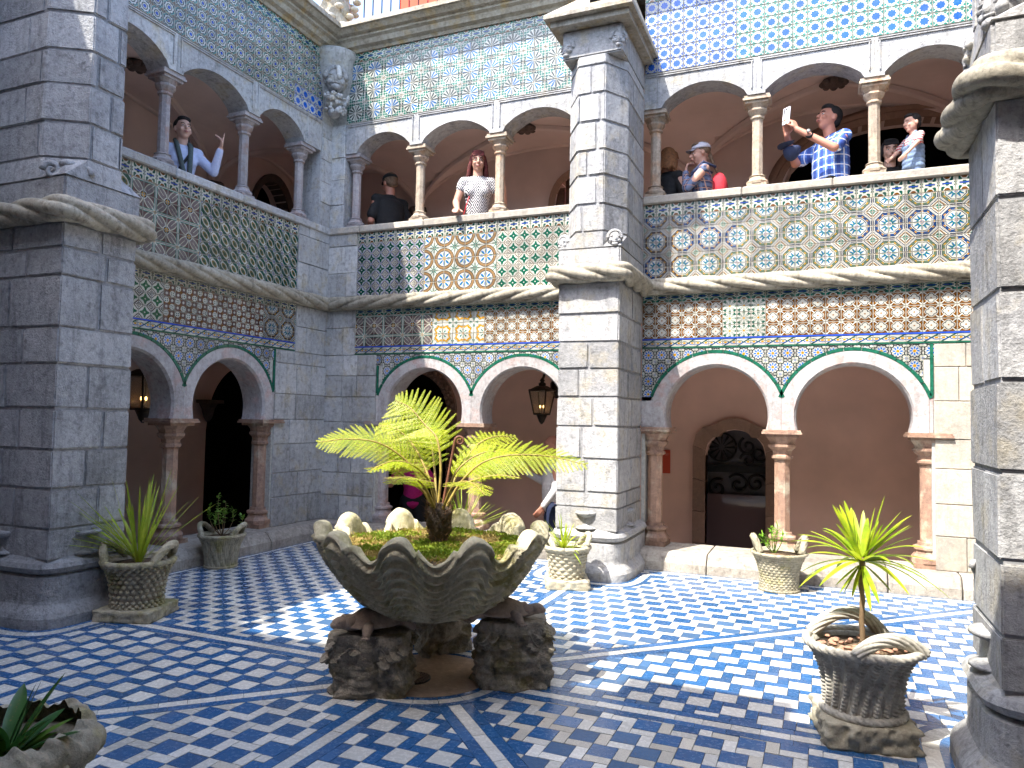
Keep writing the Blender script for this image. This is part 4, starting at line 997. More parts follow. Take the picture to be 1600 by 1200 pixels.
# wall lanterns
LGL, lg_, lb_ = newmat('lantern_glass'); lb_.inputs['Base Color'].default_value = (.32, .24, .15, 1); lb_.inputs['Roughness'].default_value = .25; lb_.inputs['Alpha'].default_value = .55
BRZ = plain('bronze_frame', (.03, .022, .015), .45, .5, var=.3); FLM = plain('warm_bulb', (.9, .6, .3), .5, emit=((1, .55, .18), 2.2))
def lantern(label, loc, rz, s=1.0):
    t = thing('wall_lantern', label, 'lantern', loc, rz, 'wall lanterns of the lower gallery', None, s)
    a, b = .125, .075
    mb = MB()
    for i in range(4):
        x, y = [(1, 1), (-1, 1), (-1, -1), (1, -1)][i]; x2, y2 = [(1, 1), (-1, 1), (-1, -1), (1, -1)][(i+1) % 4]
        mb.tube([(x*a, y*a, .14), (x*b, y*b, -.17)], .010, 6); mb.tube([(x*a, y*a, .14), (x2*a, y2*a, .14)], .013, 6); mb.tube([(x*b, y*b, -.17), (x2*b, y2*b, -.17)], .012, 6)
    mb.build('frame', BRZ, t)
    mb = MB(); mb.rings([[(a, a, .145), (-a, a, .145), (-a, -a, .145), (a, -a, .145)], [(.05, .05, .20), (-.05, .05, .20), (-.05, -.05, .20), (.05, -.05, .20)]], True, True, 0, False); mb.lathe([(.045, .2), (.05, .23), (.02, .25), (.035, .27), (.008, .31)], 10); mb.build('cap', BRZ, t)
    mb = MB(); mb.lathe([(.01, -.30), (.035, -.27), (.055, -.22), (.075, -.175)], 10); mb.build('finial', BRZ, t)
    mb = MB(); mb.rings([[(a-.004, a-.004, .135), (-a+.004, a-.004, .135), (-a+.004, -a+.004, .135), (a-.004, -a+.004, .135)], [(b-.004, b-.004, -.165), (-b+.004, b-.004, -.165), (-b+.004, -b+.004, -.165), (b-.004, -b+.004, -.165)]], True, False, 0, False); mb.build('glass', LGL, t)
    for dx in (-.025, .025): mb = MB(); mb.lathe([(.011, -.15), (.011, -.09)], 8, (dx, 0)); mb.build('candle', plain('candle', (.6, .55, .4), .6), t); mb = MB(); mb.ball((dx, 0, -.072), (.011, .011, .02), 8, 6); mb.build('bulb', FLM, t)
    mb = MB(); mb.tube([(0, .02, .30), (0, .10, .42), (0, .25, .40), (0, .36, .30), (0, .40, .12)], .018, 8)
    for k in range(7): mb.ball((0, .16+.04*k, .40-.01*k*k/2), (.05, .035, .045), 8, 6)
    mb.lathe([(.02, .05), (.08, .12), (.09, .25), (.03, .34)], 10, (0, .40)); mb.build('bracket', BRZ, t)
lantern('lit lantern on an arm beside the white shirted man, left of the central buttress', (2.44, 1.35, 1.72), -.15)
lantern('lit lantern hanging in the shaded arch beside the left buttress', (-.70, -2.09, 1.70), PI/2, 1.12)

# ------------------------------------------------------------------ roof terrace railings, pinnacle, red tower
for side, lab in (('back', 'iron railing of the roof terrace against the sky above the back wall'), ('left', 'iron railing of the roof terrace above the left wall')):
    L = SIDE[side][2]; t = sthing('iron_railing', lab, 'railing', side, 0, -.12, 6.36); n = 0
    for k in range(int(2*(L-.35)/.135)):
        x = -L+.35+k*.135; mb = MB(); mb.tube([(x, 0, 0), (x, 0, .95)], .009, 6, sm=False); mb.build('bar', IRON, t)
    mb = MB(); mb.box(-L+.3, L-.3, -.02, .02, .93, .96); mb.build('rail', IRON, t)
def pinnacle(loc, label):
    t = thing('carved_pinnacle', label, 'pinnacle', loc); mb = MB(); rs = []
    for j in range(40):
        z = j*.03; r0 = .25-.004*j; rs.append([((r0+.05*noise.noise(Vector((math.cos(a)*3, math.sin(a)*3, z*6))))*math.cos(a), (r0+.05*noise.noise(Vector((math.cos(a)*3, math.sin(a)*3, z*6))))*math.sin(a), z) for a in [2*PI*i/30 for i in range(30)]])
    mb.rings(rs, True, True, 0, True); mb.build('shaft', CORN, t)
    mb = MB()
    for k in range(60):
        a = k*2.4; z = .05+k*.018; mb.ball((.27*math.cos(a), .27*math.sin(a), z), (.06, .06, .035), 8, 5)
    tag(mb.build('carved_foliage', CORN, t), kind='stuff')
pinnacle((-.08, .10, 6.36), 'carved stone pinnacle standing on the cornice in the corner, against the sky')
for lo, lb in (((7.6, .1, 6.36), 'carved pinnacle over the corner by the cream pier'), ((-.1, -7.95, 6.36), 'carved pinnacle over the corner left of the camera'), ((7.6, -7.95, 6.36), 'carved pinnacle over the corner right of the camera')): pinnacle(lo, lb)
RED = plain('red_render', (.62, .055, .02), .8, var=.12, nsc=1.2)
t = thing('palace_tower', 'bright red palace wall rising against the sky behind the back cornice', 'tower', (2.2, 12, -1)); mb = MB(); mb.box(-8.85, 5.0, 0, 5, 0, 24); mb.build('wall', RED, t)
mb = MB(); mb.box(-8.95, 5.1, -.1, 5.1, 24, 24.3); mb.build('cornice', CORN, t)
for k in range(3):
    for z in (15.0, 19.0):
        f = MB(); f.box(-5+k*3.2, -4+k*3.2, -.08, .0, z, z+1.8); fo = f.build('window', DOORST, t); f = MB(); f.box(-4.85+k*3.2, -4.15+k*3.2, -.10, -.081, z+.15, z+1.65); f.build('pane', BLACK, fo)

# ------------------------------------------------------------------ the tiled floor
CX, CY = 3.74, -3.87; SQ = .121; HW = .094
def ftile(name, c, rough=.13, worn=0.0):
    mt, g, bs = newmat(name); uvn = g.nodes.new('ShaderNodeUVMap'); sp = g.nodes.new('ShaderNodeSeparateXYZ'); g.links.new(uvn.outputs[0], sp.inputs[0])
    r_ = NX(g, sp.outputs[0]); p = wpos(g)
    n1 = noise_n(g, p, 3.2, 5, .65); n2 = noise_n(g, p, 38, 5, .7); n3 = noise_n(g, p, 160, 3, .7)
    col = mixc(g, ramp(g, n1, .50, .78)*.55, c, tuple(x*.5+y*.5 for x, y in zip(c, (.20, .16, .12)))); 
    col = mixc(g, ramp(g, n2, .60, .72)*(.35+worn), col, (.30, .25, .19)); 
    if worn: col = mixc(g, ramp(g, n3, .50, .62)*worn, col, (.16, .13, .10))
    h = g.nodes.new('ShaderNodeHueSaturation'); g.links.new(col.s, h.inputs['Color']); g.links.new((r_*.34+.82).s, h.inputs['Value']); g.links.new(h.outputs[0], bs.inputs['Base Color'])
    setin(g, bs, 'Roughness', ramp(g, n2, .4, .75)*.3+rough+worn*.5); bump(g, bs, n2*(.3+worn)+n3*(worn*1.0), .0016 if not worn else .004, .7); return mt
FM = [ftile('blue_floor_glaze', (.028, .105, .25), .14), ftile('white_floor_glaze', (.58, .565, .515), .16), ftile('worn_floor_tile', (.52, .48, .40), .45, .45), ftile('worn_blue_tile', (.035, .105, .22), .3, .35)]
mb = MB(); mb.box(.1, 7.43, -7.75, -.1, -.25, -.0105); flo = mb.build('floor', plain('floor_mortar', (.22, .19, .15), .9, var=.3)); tag(flo, kind='structure')
polys = []     # (poly, material, lift)
E0, E1, N0, N1 = .37, 7.16, -7.47, -.37
def wornf(x, y): return fbm((x*.55+3.1, y*.55, 0), 1.0, 3)
for k in range(8):
    a0, a1 = k*PI/4, (k+1)*PI/4; white = (k % 2 == 0); ch = 1 if (k//2) % 2 == 0 else -1
    d0 = (math.cos(a0), math.sin(a0)); d1 = (math.cos(a1), math.sin(a1)); h = SQ
    n_ = 44
    for i in range(-n_, n_):
        for j in range(-n_, n_):
            bx = CX+.03+h*(i*1+j*1.5); by = CY+.02+ch*h*(i*1-j*.5)
            if not (E0-.3 < bx < E1+.1 and N0-.3 < by < N1+.3): continue
            ang = math.atan2(by-CY, bx-CX) % (2*PI)
            if math.hypot(bx-CX, by-CY) > .35 and not (a0-.8 < ang < a1+.8 or a0-.8 < ang-2*PI < a1+.8 or a0-.8 < ang+2*PI < a1+.8): continue
            for (x0, x1, y0, y1, kind) in ((0, h, 0, h, 0), (h, 1.5*h, 0, h, 1), (0, h, h, 1.5*h, 2)):
                if ch < 0 and kind == 2: y0, y1 = -.5*h, 0
                g_ = .0016; p = [(bx+x0+g_, by+y0+g_), (bx+x1-g_, by+y0+g_), (bx+x1-g_, by+y1-g_), (bx+x0+g_, by+y1-g_)]
                p = clip_poly(p, d0[1], -d0[0], d0[1]*CX-d0[0]*CY-HW); 
                if len(p) > 2: p = clip_poly(p, -d1[1], d1[0], -d1[1]*CX+d1[0]*CY-HW)
                for (nx, ny, c) in ((-1, 0, -E0), (1, 0, E1), (0, -1, -N0), (0, 1, N1)):
                    if len(p) > 2: p = clip_poly(p, nx, ny, c)
                if len(p) < 3 or abs(area2(p)) < 2e-5: continue
                if max(math.hypot(q[0]-CX, q[1]-CY) for q in p) < .40: continue
                blue = (kind == 0) != white; wv = wornf(bx, by)
                zone = (k in (7, 5) and wv > -.05) or wv > .30
                if not blue and zone and rnd.random() < .5: mi = 2
                elif blue and wv > .22 and rnd.random() < .5: mi = 3
                else: mi = 0 if blue else 1
                polys.append((p, mi, 0))
def strip(cx, cy, ang, r0, r1, o0, o1, ln, mi, lift=0):
    c, s = math.cos(ang), math.sin(ang); r = r0
    while r < r1-.01:
        l2 = min(ln, r1-r); q = [(r+.001, o0+.001), (r+l2-.001, o0+.001), (r+l2-.001, o1-.001), (r+.001, o1-.001)]
        p = [(cx+c*a-s*b, cy+s*a+c*b) for a, b in q]
        for (nx, ny, cc) in ((-1, 0, -E0+.0), (1, 0, E1), (0, -1, -N0), (0, 1, N1)):
            if len(p) > 2: p = clip_poly(p, nx, ny, cc)
        if len(p) > 2 and abs(area2(p)) > 1e-5: polys.append((p, mi, lift))
        r += ln
for k in range(8):
    a = k*PI/4; R1 = 5.6
    strip(CX, CY, a, .46, R1, -.033, .033, .135, 1); strip(CX, CY, a, .46, R1, .034, .092, .15, 0); strip(CX, CY, a, .46, R1, -.092, -.034, .15, 0)
for (r0, r1, mi, n) in ((.36, .395, 0, 20), (.396, .45, 1, 20), (.451, .485, 0, 20)):      # ring of the centre stone
    for k in range(n):
        a, b = 2*PI*k/n+.004, 2*PI*(k+1)/n-.004; A = [a+(b-a)*q/3 for q in range(4)]
        polys.append(([(CX+r1*math.cos(t_), CY+r1*math.sin(t_)) for t_ in A]+[(CX+r0*math.cos(t_), CY+r0*math.sin(t_)) for t_ in A[::-1]], mi, .003))
for (a, b, mi) in ((.27, .298, 0), (.2985, .342, 1), (.3425, .3695, 0)):                   # border along the kerbs
    for k in range(52):
        x0 = a+(7.53-2*a)*k/52; x1 = a+(7.53-2*a)*(k+1)/52-.002
        polys.append(([(x0, -b), (x1, -b), (x1, -a), (x0, -a)], mi, 0)); y0 = -7.84+b+(7.84-2*b)*k/52; y1 = -7.84+b+(7.84-2*b)*(k+1)/52-.002
        polys.append(([(a, y0), (b, y0), (b, y1), (a, y1)], mi, 0)); polys.append(([(7.53-b, y0), (7.53-a, y0), (7.53-a, y1), (7.53-b, y1)], mi, 0))
        polys.append(([(x0, -7.84+a), (x1, -7.84+a), (x1, -7.84+b), (x0, -7.84+b)], mi, 0))
for sd, P in (('back', .955), ('left', .955), ('right', 1.06)):                            # rings round the buttress feet
    for (o0, o1, mi) in ((.118, .155, 0), (.156, .225, 1), (.226, .262, 0)):
        A = plan(o0, P, 26)[:-2]; B = plan(o1, P, 26)[:-2]
        for k in range(26):
            q = [A[k], A[k+1], B[k+1], B[k]]; polys.append(([W(sd, x, -y)[:2] for x, y in q], mi, .003))
def vis(p):
    c = (sum(q[0] for q in p)/len(p), sum(q[1] for q in p)/len(p), 0); r = project(c)
    if not r or not (-20 < r[0] < 1620 and 600 < r[1] < 1215): return 0
    return abs(area2(p))/(r[2]**3)
order = sorted(range(len(polys)), key=lambda i: -vis(polys[i][0])); top = set(order[:300])
rest = MB(); uvr = []
for i, (p, mi, lift) in enumerate(polys):
    if area2(p) < 0: p = p[::-1]
    n = len(p); zt = lift+rnd.uniform(-.0009, .0009); tx, ty = rnd.gauss(0, .004), rnd.gauss(0, .004)
    cx = sum(q[0] for q in p)/n; cy = sum(q[1] for q in p)/n
    if i in top:
        mb = MB(); mb.add([(x-cx, y-cy, -.010) for x, y in p]+[(x-cx, y-cy, 0) for x, y in p], [tuple(range(n, 2*n))]+[(q, (q+1) % n, n+(q+1) % n, n+q) for q in range(n)])
        me = mb.mesh('floor_tile', FM[mi], False); ul = me.uv_layers.new(name='UVMap'); u_ = (rnd.random(), rnd.random())
        for l in ul.data: l.uv = u_
        o = link('floor_tile', me, None, flo, (cx, cy, zt), (tx, ty, 0))
    else:
        f = lambda x, y: zt+tx*(y-cy)-ty*(x-cx)
        rest.add([(x, y, zt-.010) for x, y in p]+[(x, y, f(x, y)) for x, y in p], [tuple(range(n, 2*n))]+[(q, (q+1) % n, n+(q+1) % n, n+q) for q in range(n)], mi)
        u_ = (rnd.random(), rnd.random()); uvr += [u_]*(n+4*n)
me = rest.mesh('floor_tiles', FM, False); ul = me.uv_layers.new(name='UVMap'); ul.data.foreach_set('uv', [c for u_ in uvr for c in u_])
tag(link('floor_tiles', me, None, flo), kind='stuff')
mb = MB(); mb.lathe([(.358, -.008), (.358, .004)], 40, (CX, CY), sm=False); disc = mb.build('centre_stone', stone('terracotta_slab', (.50, .34, .22), (.40, .28, .19), dark=(.14, .09, .06), darkamt=.4, bmp=.003), flo)
gt = thing('drain_grate', 'round rusty drain grate in the floor under the shell', 'grate', (3.70, -3.98, .004)); mb = MB(); mb.lathe([(.10, 0), (.10, .006)], 30); mb.build('plate', IRON, gt)
mb = MB()
for k in range(-4, 5):
    w_ = math.sqrt(.093**2-(k*.021)**2); mb.box(k*.021-.006, k*.021+.006, -w_, w_, .0062, .0105); mb.box(-w_, w_, k*.021-.004, k*.021+.004, .0062, .0095)
mb.build('bars', stone('rusty_iron', (.16, .10, .07), (.10, .06, .04), bmp=.002), gt)
# ------------------------------------------------------------------ leaf materials
def leafmat(name, c1, c2, trans=.45, rough=.45):
    mt, g, bs = newmat(name); n = noise_n(g, wpos(g), 14, 3); c = mixc(g, ramp(g, n, .35, .65), c1, c2); c = mixc(g, ramp(g, noise_n(g, wpos(g), 60, 2), .62, .75)*.5, c, (.30, .18, .05)); setin(g, bs, 'Base Color', c); bs.inputs['Roughness'].default_value = rough
    tr = g.nodes.new('ShaderNodeBsdfTranslucent'); g.links.new(c.s, tr.inputs[0]); mx = g.nodes.new('ShaderNodeMixShader'); mx.inputs[0].default_value = trans
    out = g.nodes['Material Output']; g.links.new(bs.outputs[0], mx.inputs[1]); g.links.new(tr.outputs[0], mx.inputs[2]); g.links.new(mx.outputs[0], out.inputs['Surface']); return mt
FERN = leafmat('fern_leaf', (.52, .60, .012), (.38, .50, .015), .5)
PALM = leafmat('palm_blade', (.26, .40, .02), (.44, .50, .05), .4); DRAC = leafmat('dracaena_blade', (.50, .56, .03), (.24, .38, .015), .45)
SHRUB = leafmat('shrub_leaf', (.10, .24, .03), (.20, .34, .04), .35); DARKLEAF = leafmat('dark_broad_leaf', (.03, .11, .025), (.05, .16, .03), .25, .25)
MOSS = leafmat('moss_green', (.16, .26, .015), (.30, .34, .03), .3, .8); STRAW = leafmat('dry_straw', (.42, .30, .10), (.34, .26, .07), .3, .8)
SOIL = plain('potting_soil', (.16, .105, .06), .95, var=.5, bmp=.02, nsc=60); STALK = plain('fern_stalk', (.30, .22, .05), .6, var=.35); BARK = stone('fibrous_bark', (.10, .06, .03), (.05, .03, .018), dark=(.01, .008, .005), darkamt=.7, bmp=.01)
WOODST = stone('thin_wood_stem', (.20, .13, .07), (.12, .08, .04), dark=(.04, .03, .02), bmp=.003)

# ------------------------------------------------------------------ giant clam shell planter
SC = Vector((3.755, -3.885, 0))
LOBES = 10
def shell_pt(th, s, inner=False):
    w_ = math.cos(LOBES*th+.9); wl = math.copysign(abs(w_)**.75, w_)
    r = .08+.535*s**.62; z = .36+.435*s**1.75
    tp = 13.0; ph = s*tp-.55*wl*s; fr = ph-math.floor(ph)
    ridge = (fr**2.0)*(1.0 if fr < .88 else (1-fr)/.12)
    r += wl*.050*s**.7; z += wl*.062*s**1.4
    r += .043*ridge*(.4+s*.75); z += -.024*ridge*(.4+s)
    n = fbm((math.cos(th)*r*9, math.sin(th)*r*9, z*9), 1, 3)
    r += .006*n; 
    return r, z, wl
mb = MB(); rows = []; NT = 528; NS = 150
for j in range(NS+1):
    s = j/NS; row = []
    for i in range(NT):
        th = 2*PI*i/NT; r, z, wl = shell_pt(th, s); row.append((r*math.cos(th), r*math.sin(th), z))
    rows.append(row)
for j, q in enumerate([.15, .4, .7, 1.0, 1.25, 1.5, 1.75, 2.1, 2.6, 3.2]):      # rolled rim and inner face
    row = []
    for i in range(NT):
        th = 2*PI*i/NT; r, z, wl = shell_pt(th, 1); p_ = (wl+1)/2; thick = .040+.060*p_; up_ = .012+.020*p_
        a = min(q, 1.6)/1.6*PI; rr = r-thick*(1-math.cos(a))/2*1.0; zz = z+up_*math.sin(a)
        if q > 1.6: rr -= (q-1.6)*.012; zz = z-(q-1.6)*.055
        n = fbm((rr*math.cos(th)*14, rr*math.sin(th)*14, zz*14), 1, 3); row.append(((rr+.006*n)*math.cos(th), (rr+.006*n)*math.sin(th), zz+.006*n))
    rows.append(row)
mb.rings(rows, True, False, 0, True); me = mb.mesh('bowl', SHELLST, True)
sh = thing('shell_planter', 'giant mossy stone clam shell planter resting on three rocks', 'planter', SC); link('bowl', me, None, sh)
mb = MB(); P = []
for j in range(26):
    r = .57*j/25; P.append([(r*math.cos(a), r*math.sin(a), .735+.018*fbm((r*math.cos(a)*6, r*math.sin(a)*6, 0), 1, 3)) for a in [2*PI*i/60 for i in range(60)]])
mb.grid(P, 0, True, True); mb.build('soil', SOIL, sh)
def groundcover(name, label, cat, loc, n, rad, mat, h, w_, z, ok=lambda x, y: True, tilt=.7):
    R = random.Random(len(name)*7+n); mb = MB(); k = 0
    while k < n:
        a = R.uniform(0, 2*PI); r = rad*math.sqrt(R.random()); x, y = r*math.cos(a), r*math.sin(a)
        if not ok(x, y): continue
        k += 1; zz = z+.018*fbm((x*6, y*6, 0), 1, 3)+R.uniform(0, .012); d = Vector((R.gauss(0, tilt), R.gauss(0, tilt), 1)).normalized(); s_ = d.orthogonal().normalized()*w_*R.uniform(.6, 1.3); l = h*R.uniform(.4, 1.2); p = Vector((x, y, zz))
        mb.add([p-s_*.4, p+s_*.4, p+d*l*.6+s_, p+d*l, p+d*l*.6-s_], [(0, 1, 2, 3, 4)])
    o = mb.build(name, mat, None, loc, fix=False); tag(o, label, cat, kind='stuff'); return o
g_ = lambda x, y: fbm((x*2.4+.4, y*2.4, 5), 1, 3)+.35*(x*.92+y*.39)-.05*(y*.92)
groundcover('moss', 'green and yellow moss and clover growing in the shell planter', 'moss', SC, 9000, .56, MOSS, .022, .006, .738, lambda x, y: g_(x, y) > -.02, .9)
groundcover('dry_grass', 'dry straw coloured grass in the shell planter', 'grass', SC, 7000, .56, STRAW, .03, .0025, .736, lambda x, y: g_(x, y) < .10, 1.4)

# ------------------------------------------------------------------ tree fern
def surf_noise_tube(mb, pts, rad, n=16, amp=.01, f=20):
    b = len(mb.v); mb.tube(pts, rad, n)
    for i in range(b, len(mb.v)):
        v = Vector(mb.v[i]); mb.v[i] = tuple(v+Vector((noise.noise(v*f), noise.noise(v*f+Vector((9, 0, 0))), 0))*amp)
FB = Vector((3.778, -3.858, .74))
fe = thing('tree_fern', 'bright yellow green tree fern with a short shaggy trunk growing in the shell', 'fern', FB)
mb = MB(); surf_noise_tube(mb, [(0, 0, -.02+.02*k) for k in range(14)], [.050, .050, .048, .050, .054, .058, .064, .070, .074, .076, .074, .066, .05, .03], 24, .022, 30); mb.build('trunk', BARK, fe)
mb = MB(); R = random.Random(3)
for k in range(420):
    a = R.uniform(0, 2*PI); z = R.uniform(.0, .25); r = .05+.022*min(1, z/.2); p = Vector((r*math.cos(a), r*math.sin(a), z)); d = Vector((math.cos(a)*.6+R.gauss(0, .3), math.sin(a)*.6+R.gauss(0, .3), R.uniform(.2, 1.2))).normalized()*R.uniform(.02, .05)
    s_ = d.orthogonal().normalized()*.0022; mb.add([p-s_, p+s_, p+d], [(0, 1, 2)])
tag(mb.build('trunk_fibre', plain('fibre', (.12, .06, .025), .8, var=.5), fe), kind='stuff')
CRx, CFx = Vector((cR.x, cR.y, 0)).normalized(), Vector((fw.x, fw.y, 0)).normalized()
def frond(pts, plen, npin=26, start=.22, nrm=Vector((0, 0, 1)), mat=FERN, parent=fe, seed=0, name='frond', sr=.0085, droop=.25):
    """pts: list of (right, away, up) control points from the crown"""
    R = random.Random(seed); C = [CRx*a+CFx*b+Vector((0, 0, c)) for a, b, c in pts]
    # Catmull-Rom through the points
    Q = [C[0]*2-C[1]]+C+[C[-1]*2-C[-2]]; path = []
    for i in range(1, len(Q)-2):
        for k in range(14):
            t = k/14; path.append(.5*((2*Q[i])+(-Q[i-1]+Q[i+1])*t+(2*Q[i-1]-5*Q[i]+4*Q[i+1]-Q[i+2])*t*t+(-Q[i-1]+3*Q[i]-3*Q[i+1]+Q[i+2])*t**3))
    path.append(C[-1]); N = len(path)-1
    mb = MB(); mb.tube(path, [sr*(1-.85*i/N)+.0008 for i in range(N+1)], 6, 1)
    for k in range(npin):
        u = start+(1-start)*(k+.5)/npin; f_ = u*N; i = min(int(f_), N-1); p0 = path[i].lerp(path[i+1], f_-i); T_ = (path[min(i+2, N)]-path[max(i-1, 0)]).normalized()
        v = (u-start)/(1-start); L = plen*(math.sin(PI*min(1, v*.80+.16)))**.8*(1-.25*v)+.008
        side = T_.cross(nrm).normalized(); nn = side.cross(T_)
        for sg in (-1, 1):
            d = (side*sg+T_*(.42+.25*v)).normalized(); d = (d-nn*R.uniform(-.05, droop)*.6).normalized(); m_ = max(5, int(L/.0085)); pts2 = []
            for q in range(m_+1):
                w_ = q/m_; pts2.append(p0+d*L*w_-Vector((0, 0, droop*.35*L*w_*w_))+T_*.06*L*w_*w_)
            for q in range(m_):
                a, b = pts2[q], pts2[q+1]; ax = (b-a).normalized(); pr = ax.cross(nn).normalized(); w_ = q/m_; ll = .0145*(1-w_)**.55*(.55+.45*min(1, L/plen))+.002; hw = (b-a).length*.40
                for s2 in (-1, 1):
                    tip = a+pr*s2*ll+ax*ll*.45-nn*R.uniform(-.1, .35)*ll; mb.add([a-ax*hw*.5, a+ax*hw*1.2, tip+ax*hw*.6, tip-ax*hw*.3], [(0, 1, 2, 3)], 0)
            mb.tube(pts2[::3]+[pts2[-1]], .0011, 3, 1)
    return mb.build(name, [mat, STALK], parent, fix=False)
z_ = lambda z: z-.74
UPV = Vector((0, 0, 1))
frond([(-.01, .01, .20), (.0, .02, z_(1.17)), (-.03, .06, z_(1.347)), (-.11, .12, z_(1.43)), (-.21, .18, z_(1.53)), (-.31, .22, z_(1.575))], .25, 18, .30, (UPV*.55-CFx*.85).normalized(), seed=1)
frond([(-.03, -.02, .20), (-.10, -.05, z_(1.10)), (-.20, -.09, z_(1.235)), (-.34, -.14, z_(1.325)), (-.50, -.18, z_(1.345)), (-.66, -.21, z_(1.325))], .19, 24, .30, (UPV*.8-CFx*.6).normalized(), seed=2)
frond([(.03, 0, .20), (.12, -.01, z_(1.10)), (.24, -.03, z_(1.215)), (.40, -.05, z_(1.265)), (.62, -.06, z_(1.265)), (.84, -.08, z_(1.22))], .185, 26, .26, (UPV*.8-CFx*.6).normalized(), seed=3)
frond([(.02, -.03, .20), (.08, -.16, z_(1.08)), (.15, -.30, z_(1.13)), (.22, -.44, z_(1.13)), (.28, -.58, z_(1.09))], .13, 17, .28, UPV, seed=4)
frond([(-.02, -.03, .20), (-.06, -.17, z_(1.07)), (-.10, -.32, z_(1.14)), (-.15, -.46, z_(1.16)), (-.19, -.58, z_(1.14))], .13, 17, .28, UPV, seed=5)
frond([(.02, .03, .20), (.09, .12, z_(1.14)), (.19, .24, z_(1.30)), (.30, .36, z_(1.36)), (.44, .46, z_(1.36))], .14, 17, .28, (UPV*.8-CFx*.6).normalized(), seed=6)
frond([(-.02, .04, .20), (-.05, .16, z_(1.15)), (-.10, .34, z_(1.34)), (-.16, .52, z_(1.40)), (-.22, .68, z_(1.38))], .15, 18, .28, (UPV*.7-CFx*.7).normalized(), seed=7)
frond([(.03, .0, .20), (.10, .0, z_(1.06)), (.20, -.06, z_(1.12)), (.33, -.14, z_(1.155)), (.46, -.2, z_(1.15))], .10, 14, .3, UPV, seed=8)
frond([(-.03, 0, .19), (-.09, -.02, z_(1.04)), (-.18, -.10, z_(1.13)), (-.28, -.18, z_(1.19)), (-.38, -.26, z_(1.19))], .11, 14, .3, UPV, seed=9)
frond([(-.02, .02, .20), (-.08, .08, z_(1.13)), (-.18, .16, z_(1.30)), (-.30, .24, z_(1.40)), (-.42, .30, z_(1.42))], .17, 20, .28, (UPV*.75-CFx*.65).normalized(), seed=10)
frond([(.02, .0, .20), (.07, .02, z_(1.12)), (.15, .03, z_(1.22)), (.27, .03, z_(1.28)), (.40, .0, z_(1.27))], .14, 18, .28, (UPV*.8-CFx*.6).normalized(), seed=11, droop=.45)
frond([(-.02, -.02, .20), (-.05, -.08, z_(1.10)), (-.13, -.16, z_(1.20)), (-.24, -.24, z_(1.23)), (-.35, -.33, z_(1.18))], .13, 18, .28, UPV, seed=12, droop=.45)
mb = MB(); pts = [CRx*(.01+.07*k/10)+Vector((0, 0, .18+.42*k/10)) for k in range(11)]
c = pts[-1]; pts += [c+CRx*(.028-.028*math.cos(a)*(1-a/12))+Vector((0, 0, .030*math.sin(a)*(1-a/12))) for a in [.5*i for i in range(1, 20)]]; mb.tube(pts, [.008]*11+[.009-.0003*i for i in range(19)], 8); mb.build('fiddlehead', plain('fiddlehead_brown', (.16, .06, .03), .7, var=.4), fe)

# ------------------------------------------------------------------ rocks and tortoises that carry the shell
def rock(label, c, dims, rz, ht, seed, leaves=12):
    t = thing('rock_pedestal', label, 'rock', (c[0], c[1], 0), rz, 'rocks under the shell'); mb = MB(); NA, NZ = 120, 46; rs = []; off = Vector((seed*7.3, seed*3.1, 0))
    def surf(a, v):
        cx, sy = math.cos(a), math.sin(a); e = .38; x = dims[0]*math.copysign(abs(cx)**e, cx); y = dims[1]*math.copysign(abs(sy)**e, sy); z = v*ht
        p = Vector((x, y, z)); k = .150*(1-.7*max(0, v-.55)/.45); n = noise.fractal(p*9+off, .8, 2.1, 6)*.6+noise.noise(p*4.2+off)*.5; n = max(n, -.42)
        r = Vector((x, y, 0)).normalized(); return p+r*(n*k*.6)-r*(.02*v)
    for j in range(NZ+1):
        v = j/NZ; rs.append([tuple(surf(2*PI*i/NA, v)) for i in range(NA)])
    for q in (.97, .9, .6, .3, .02):
        rs.append([(x*q, y*q, ht+.012*(1-q)+.006*noise.noise(Vector((x*q*12, y*q*12, seed)))) for x, y, z in rs[NZ]])
    mb.rings(rs, True, True, 0, True); mb.build('rock', ROCK, t)
    R = random.Random(seed)
    vine = []
    for i in range(61):
        a = PI+PI*1.15*i/60-.25; v = .74+.10*math.sin(i*.45); p = surf(a, v); n = Vector((p.x, p.y, 0)).normalized(); vine.append(p+n*.002)
    mb = MB(); mb.tube(vine, .0055, 6); mb.build('carved_vine', ROCK, t)
    star = [(0, -.5), (.22, -.42), (.42, -.1), (.22, -.08), (.30, .22), (.12, .14), (0, .5), (-.12, .14), (-.30, .22), (-.22, -.08), (-.42, -.1), (-.22, -.42)]
    for k in range(leaves):
        a = PI+PI*1.15*(k+.5)/leaves-.25; v = .70+R.uniform(-.10, .2); p = surf(a, min(v, .95)); n = Vector((p.x, p.y, .25)).normalized(); tx = n.cross(UPV).normalized(); ty = tx.cross(n); s_ = R.uniform(.075, .11); ro = R.uniform(-.9, .9); mb = MB()
        vs = []; 
        for lift in (0.002, .012):
            for x, y in star:
                xx = x*math.cos(ro)-y*math.sin(ro); yy = x*math.sin(ro)+y*math.cos(ro); vs.append(tuple(p+tx*xx*s_+ty*yy*s_+n*(lift-.10*(x*x+y*y)*s_*1.2-.002)))
        vs.append(tuple(p+n*.016)); m_ = len(star)
        mb.add(vs, [(m_+i, m_+(i+1) % m_, 2*m_) for i in range(m_)]+[(i, (i+1) % m_, m_+(i+1) % m_, m_+i) for i in range(m_)]); mb.build('ivy_leaf', ROCK, t)
    return t
rock('dark rock carved with ivy under the left of the shell', (3.555, -4.185), (.215, .18), .28, .315, 3, 13)
rock('dark rock carved with ivy under the right of the shell', (4.205, -3.74), (.20, .165), .42, .355, 5, 13)
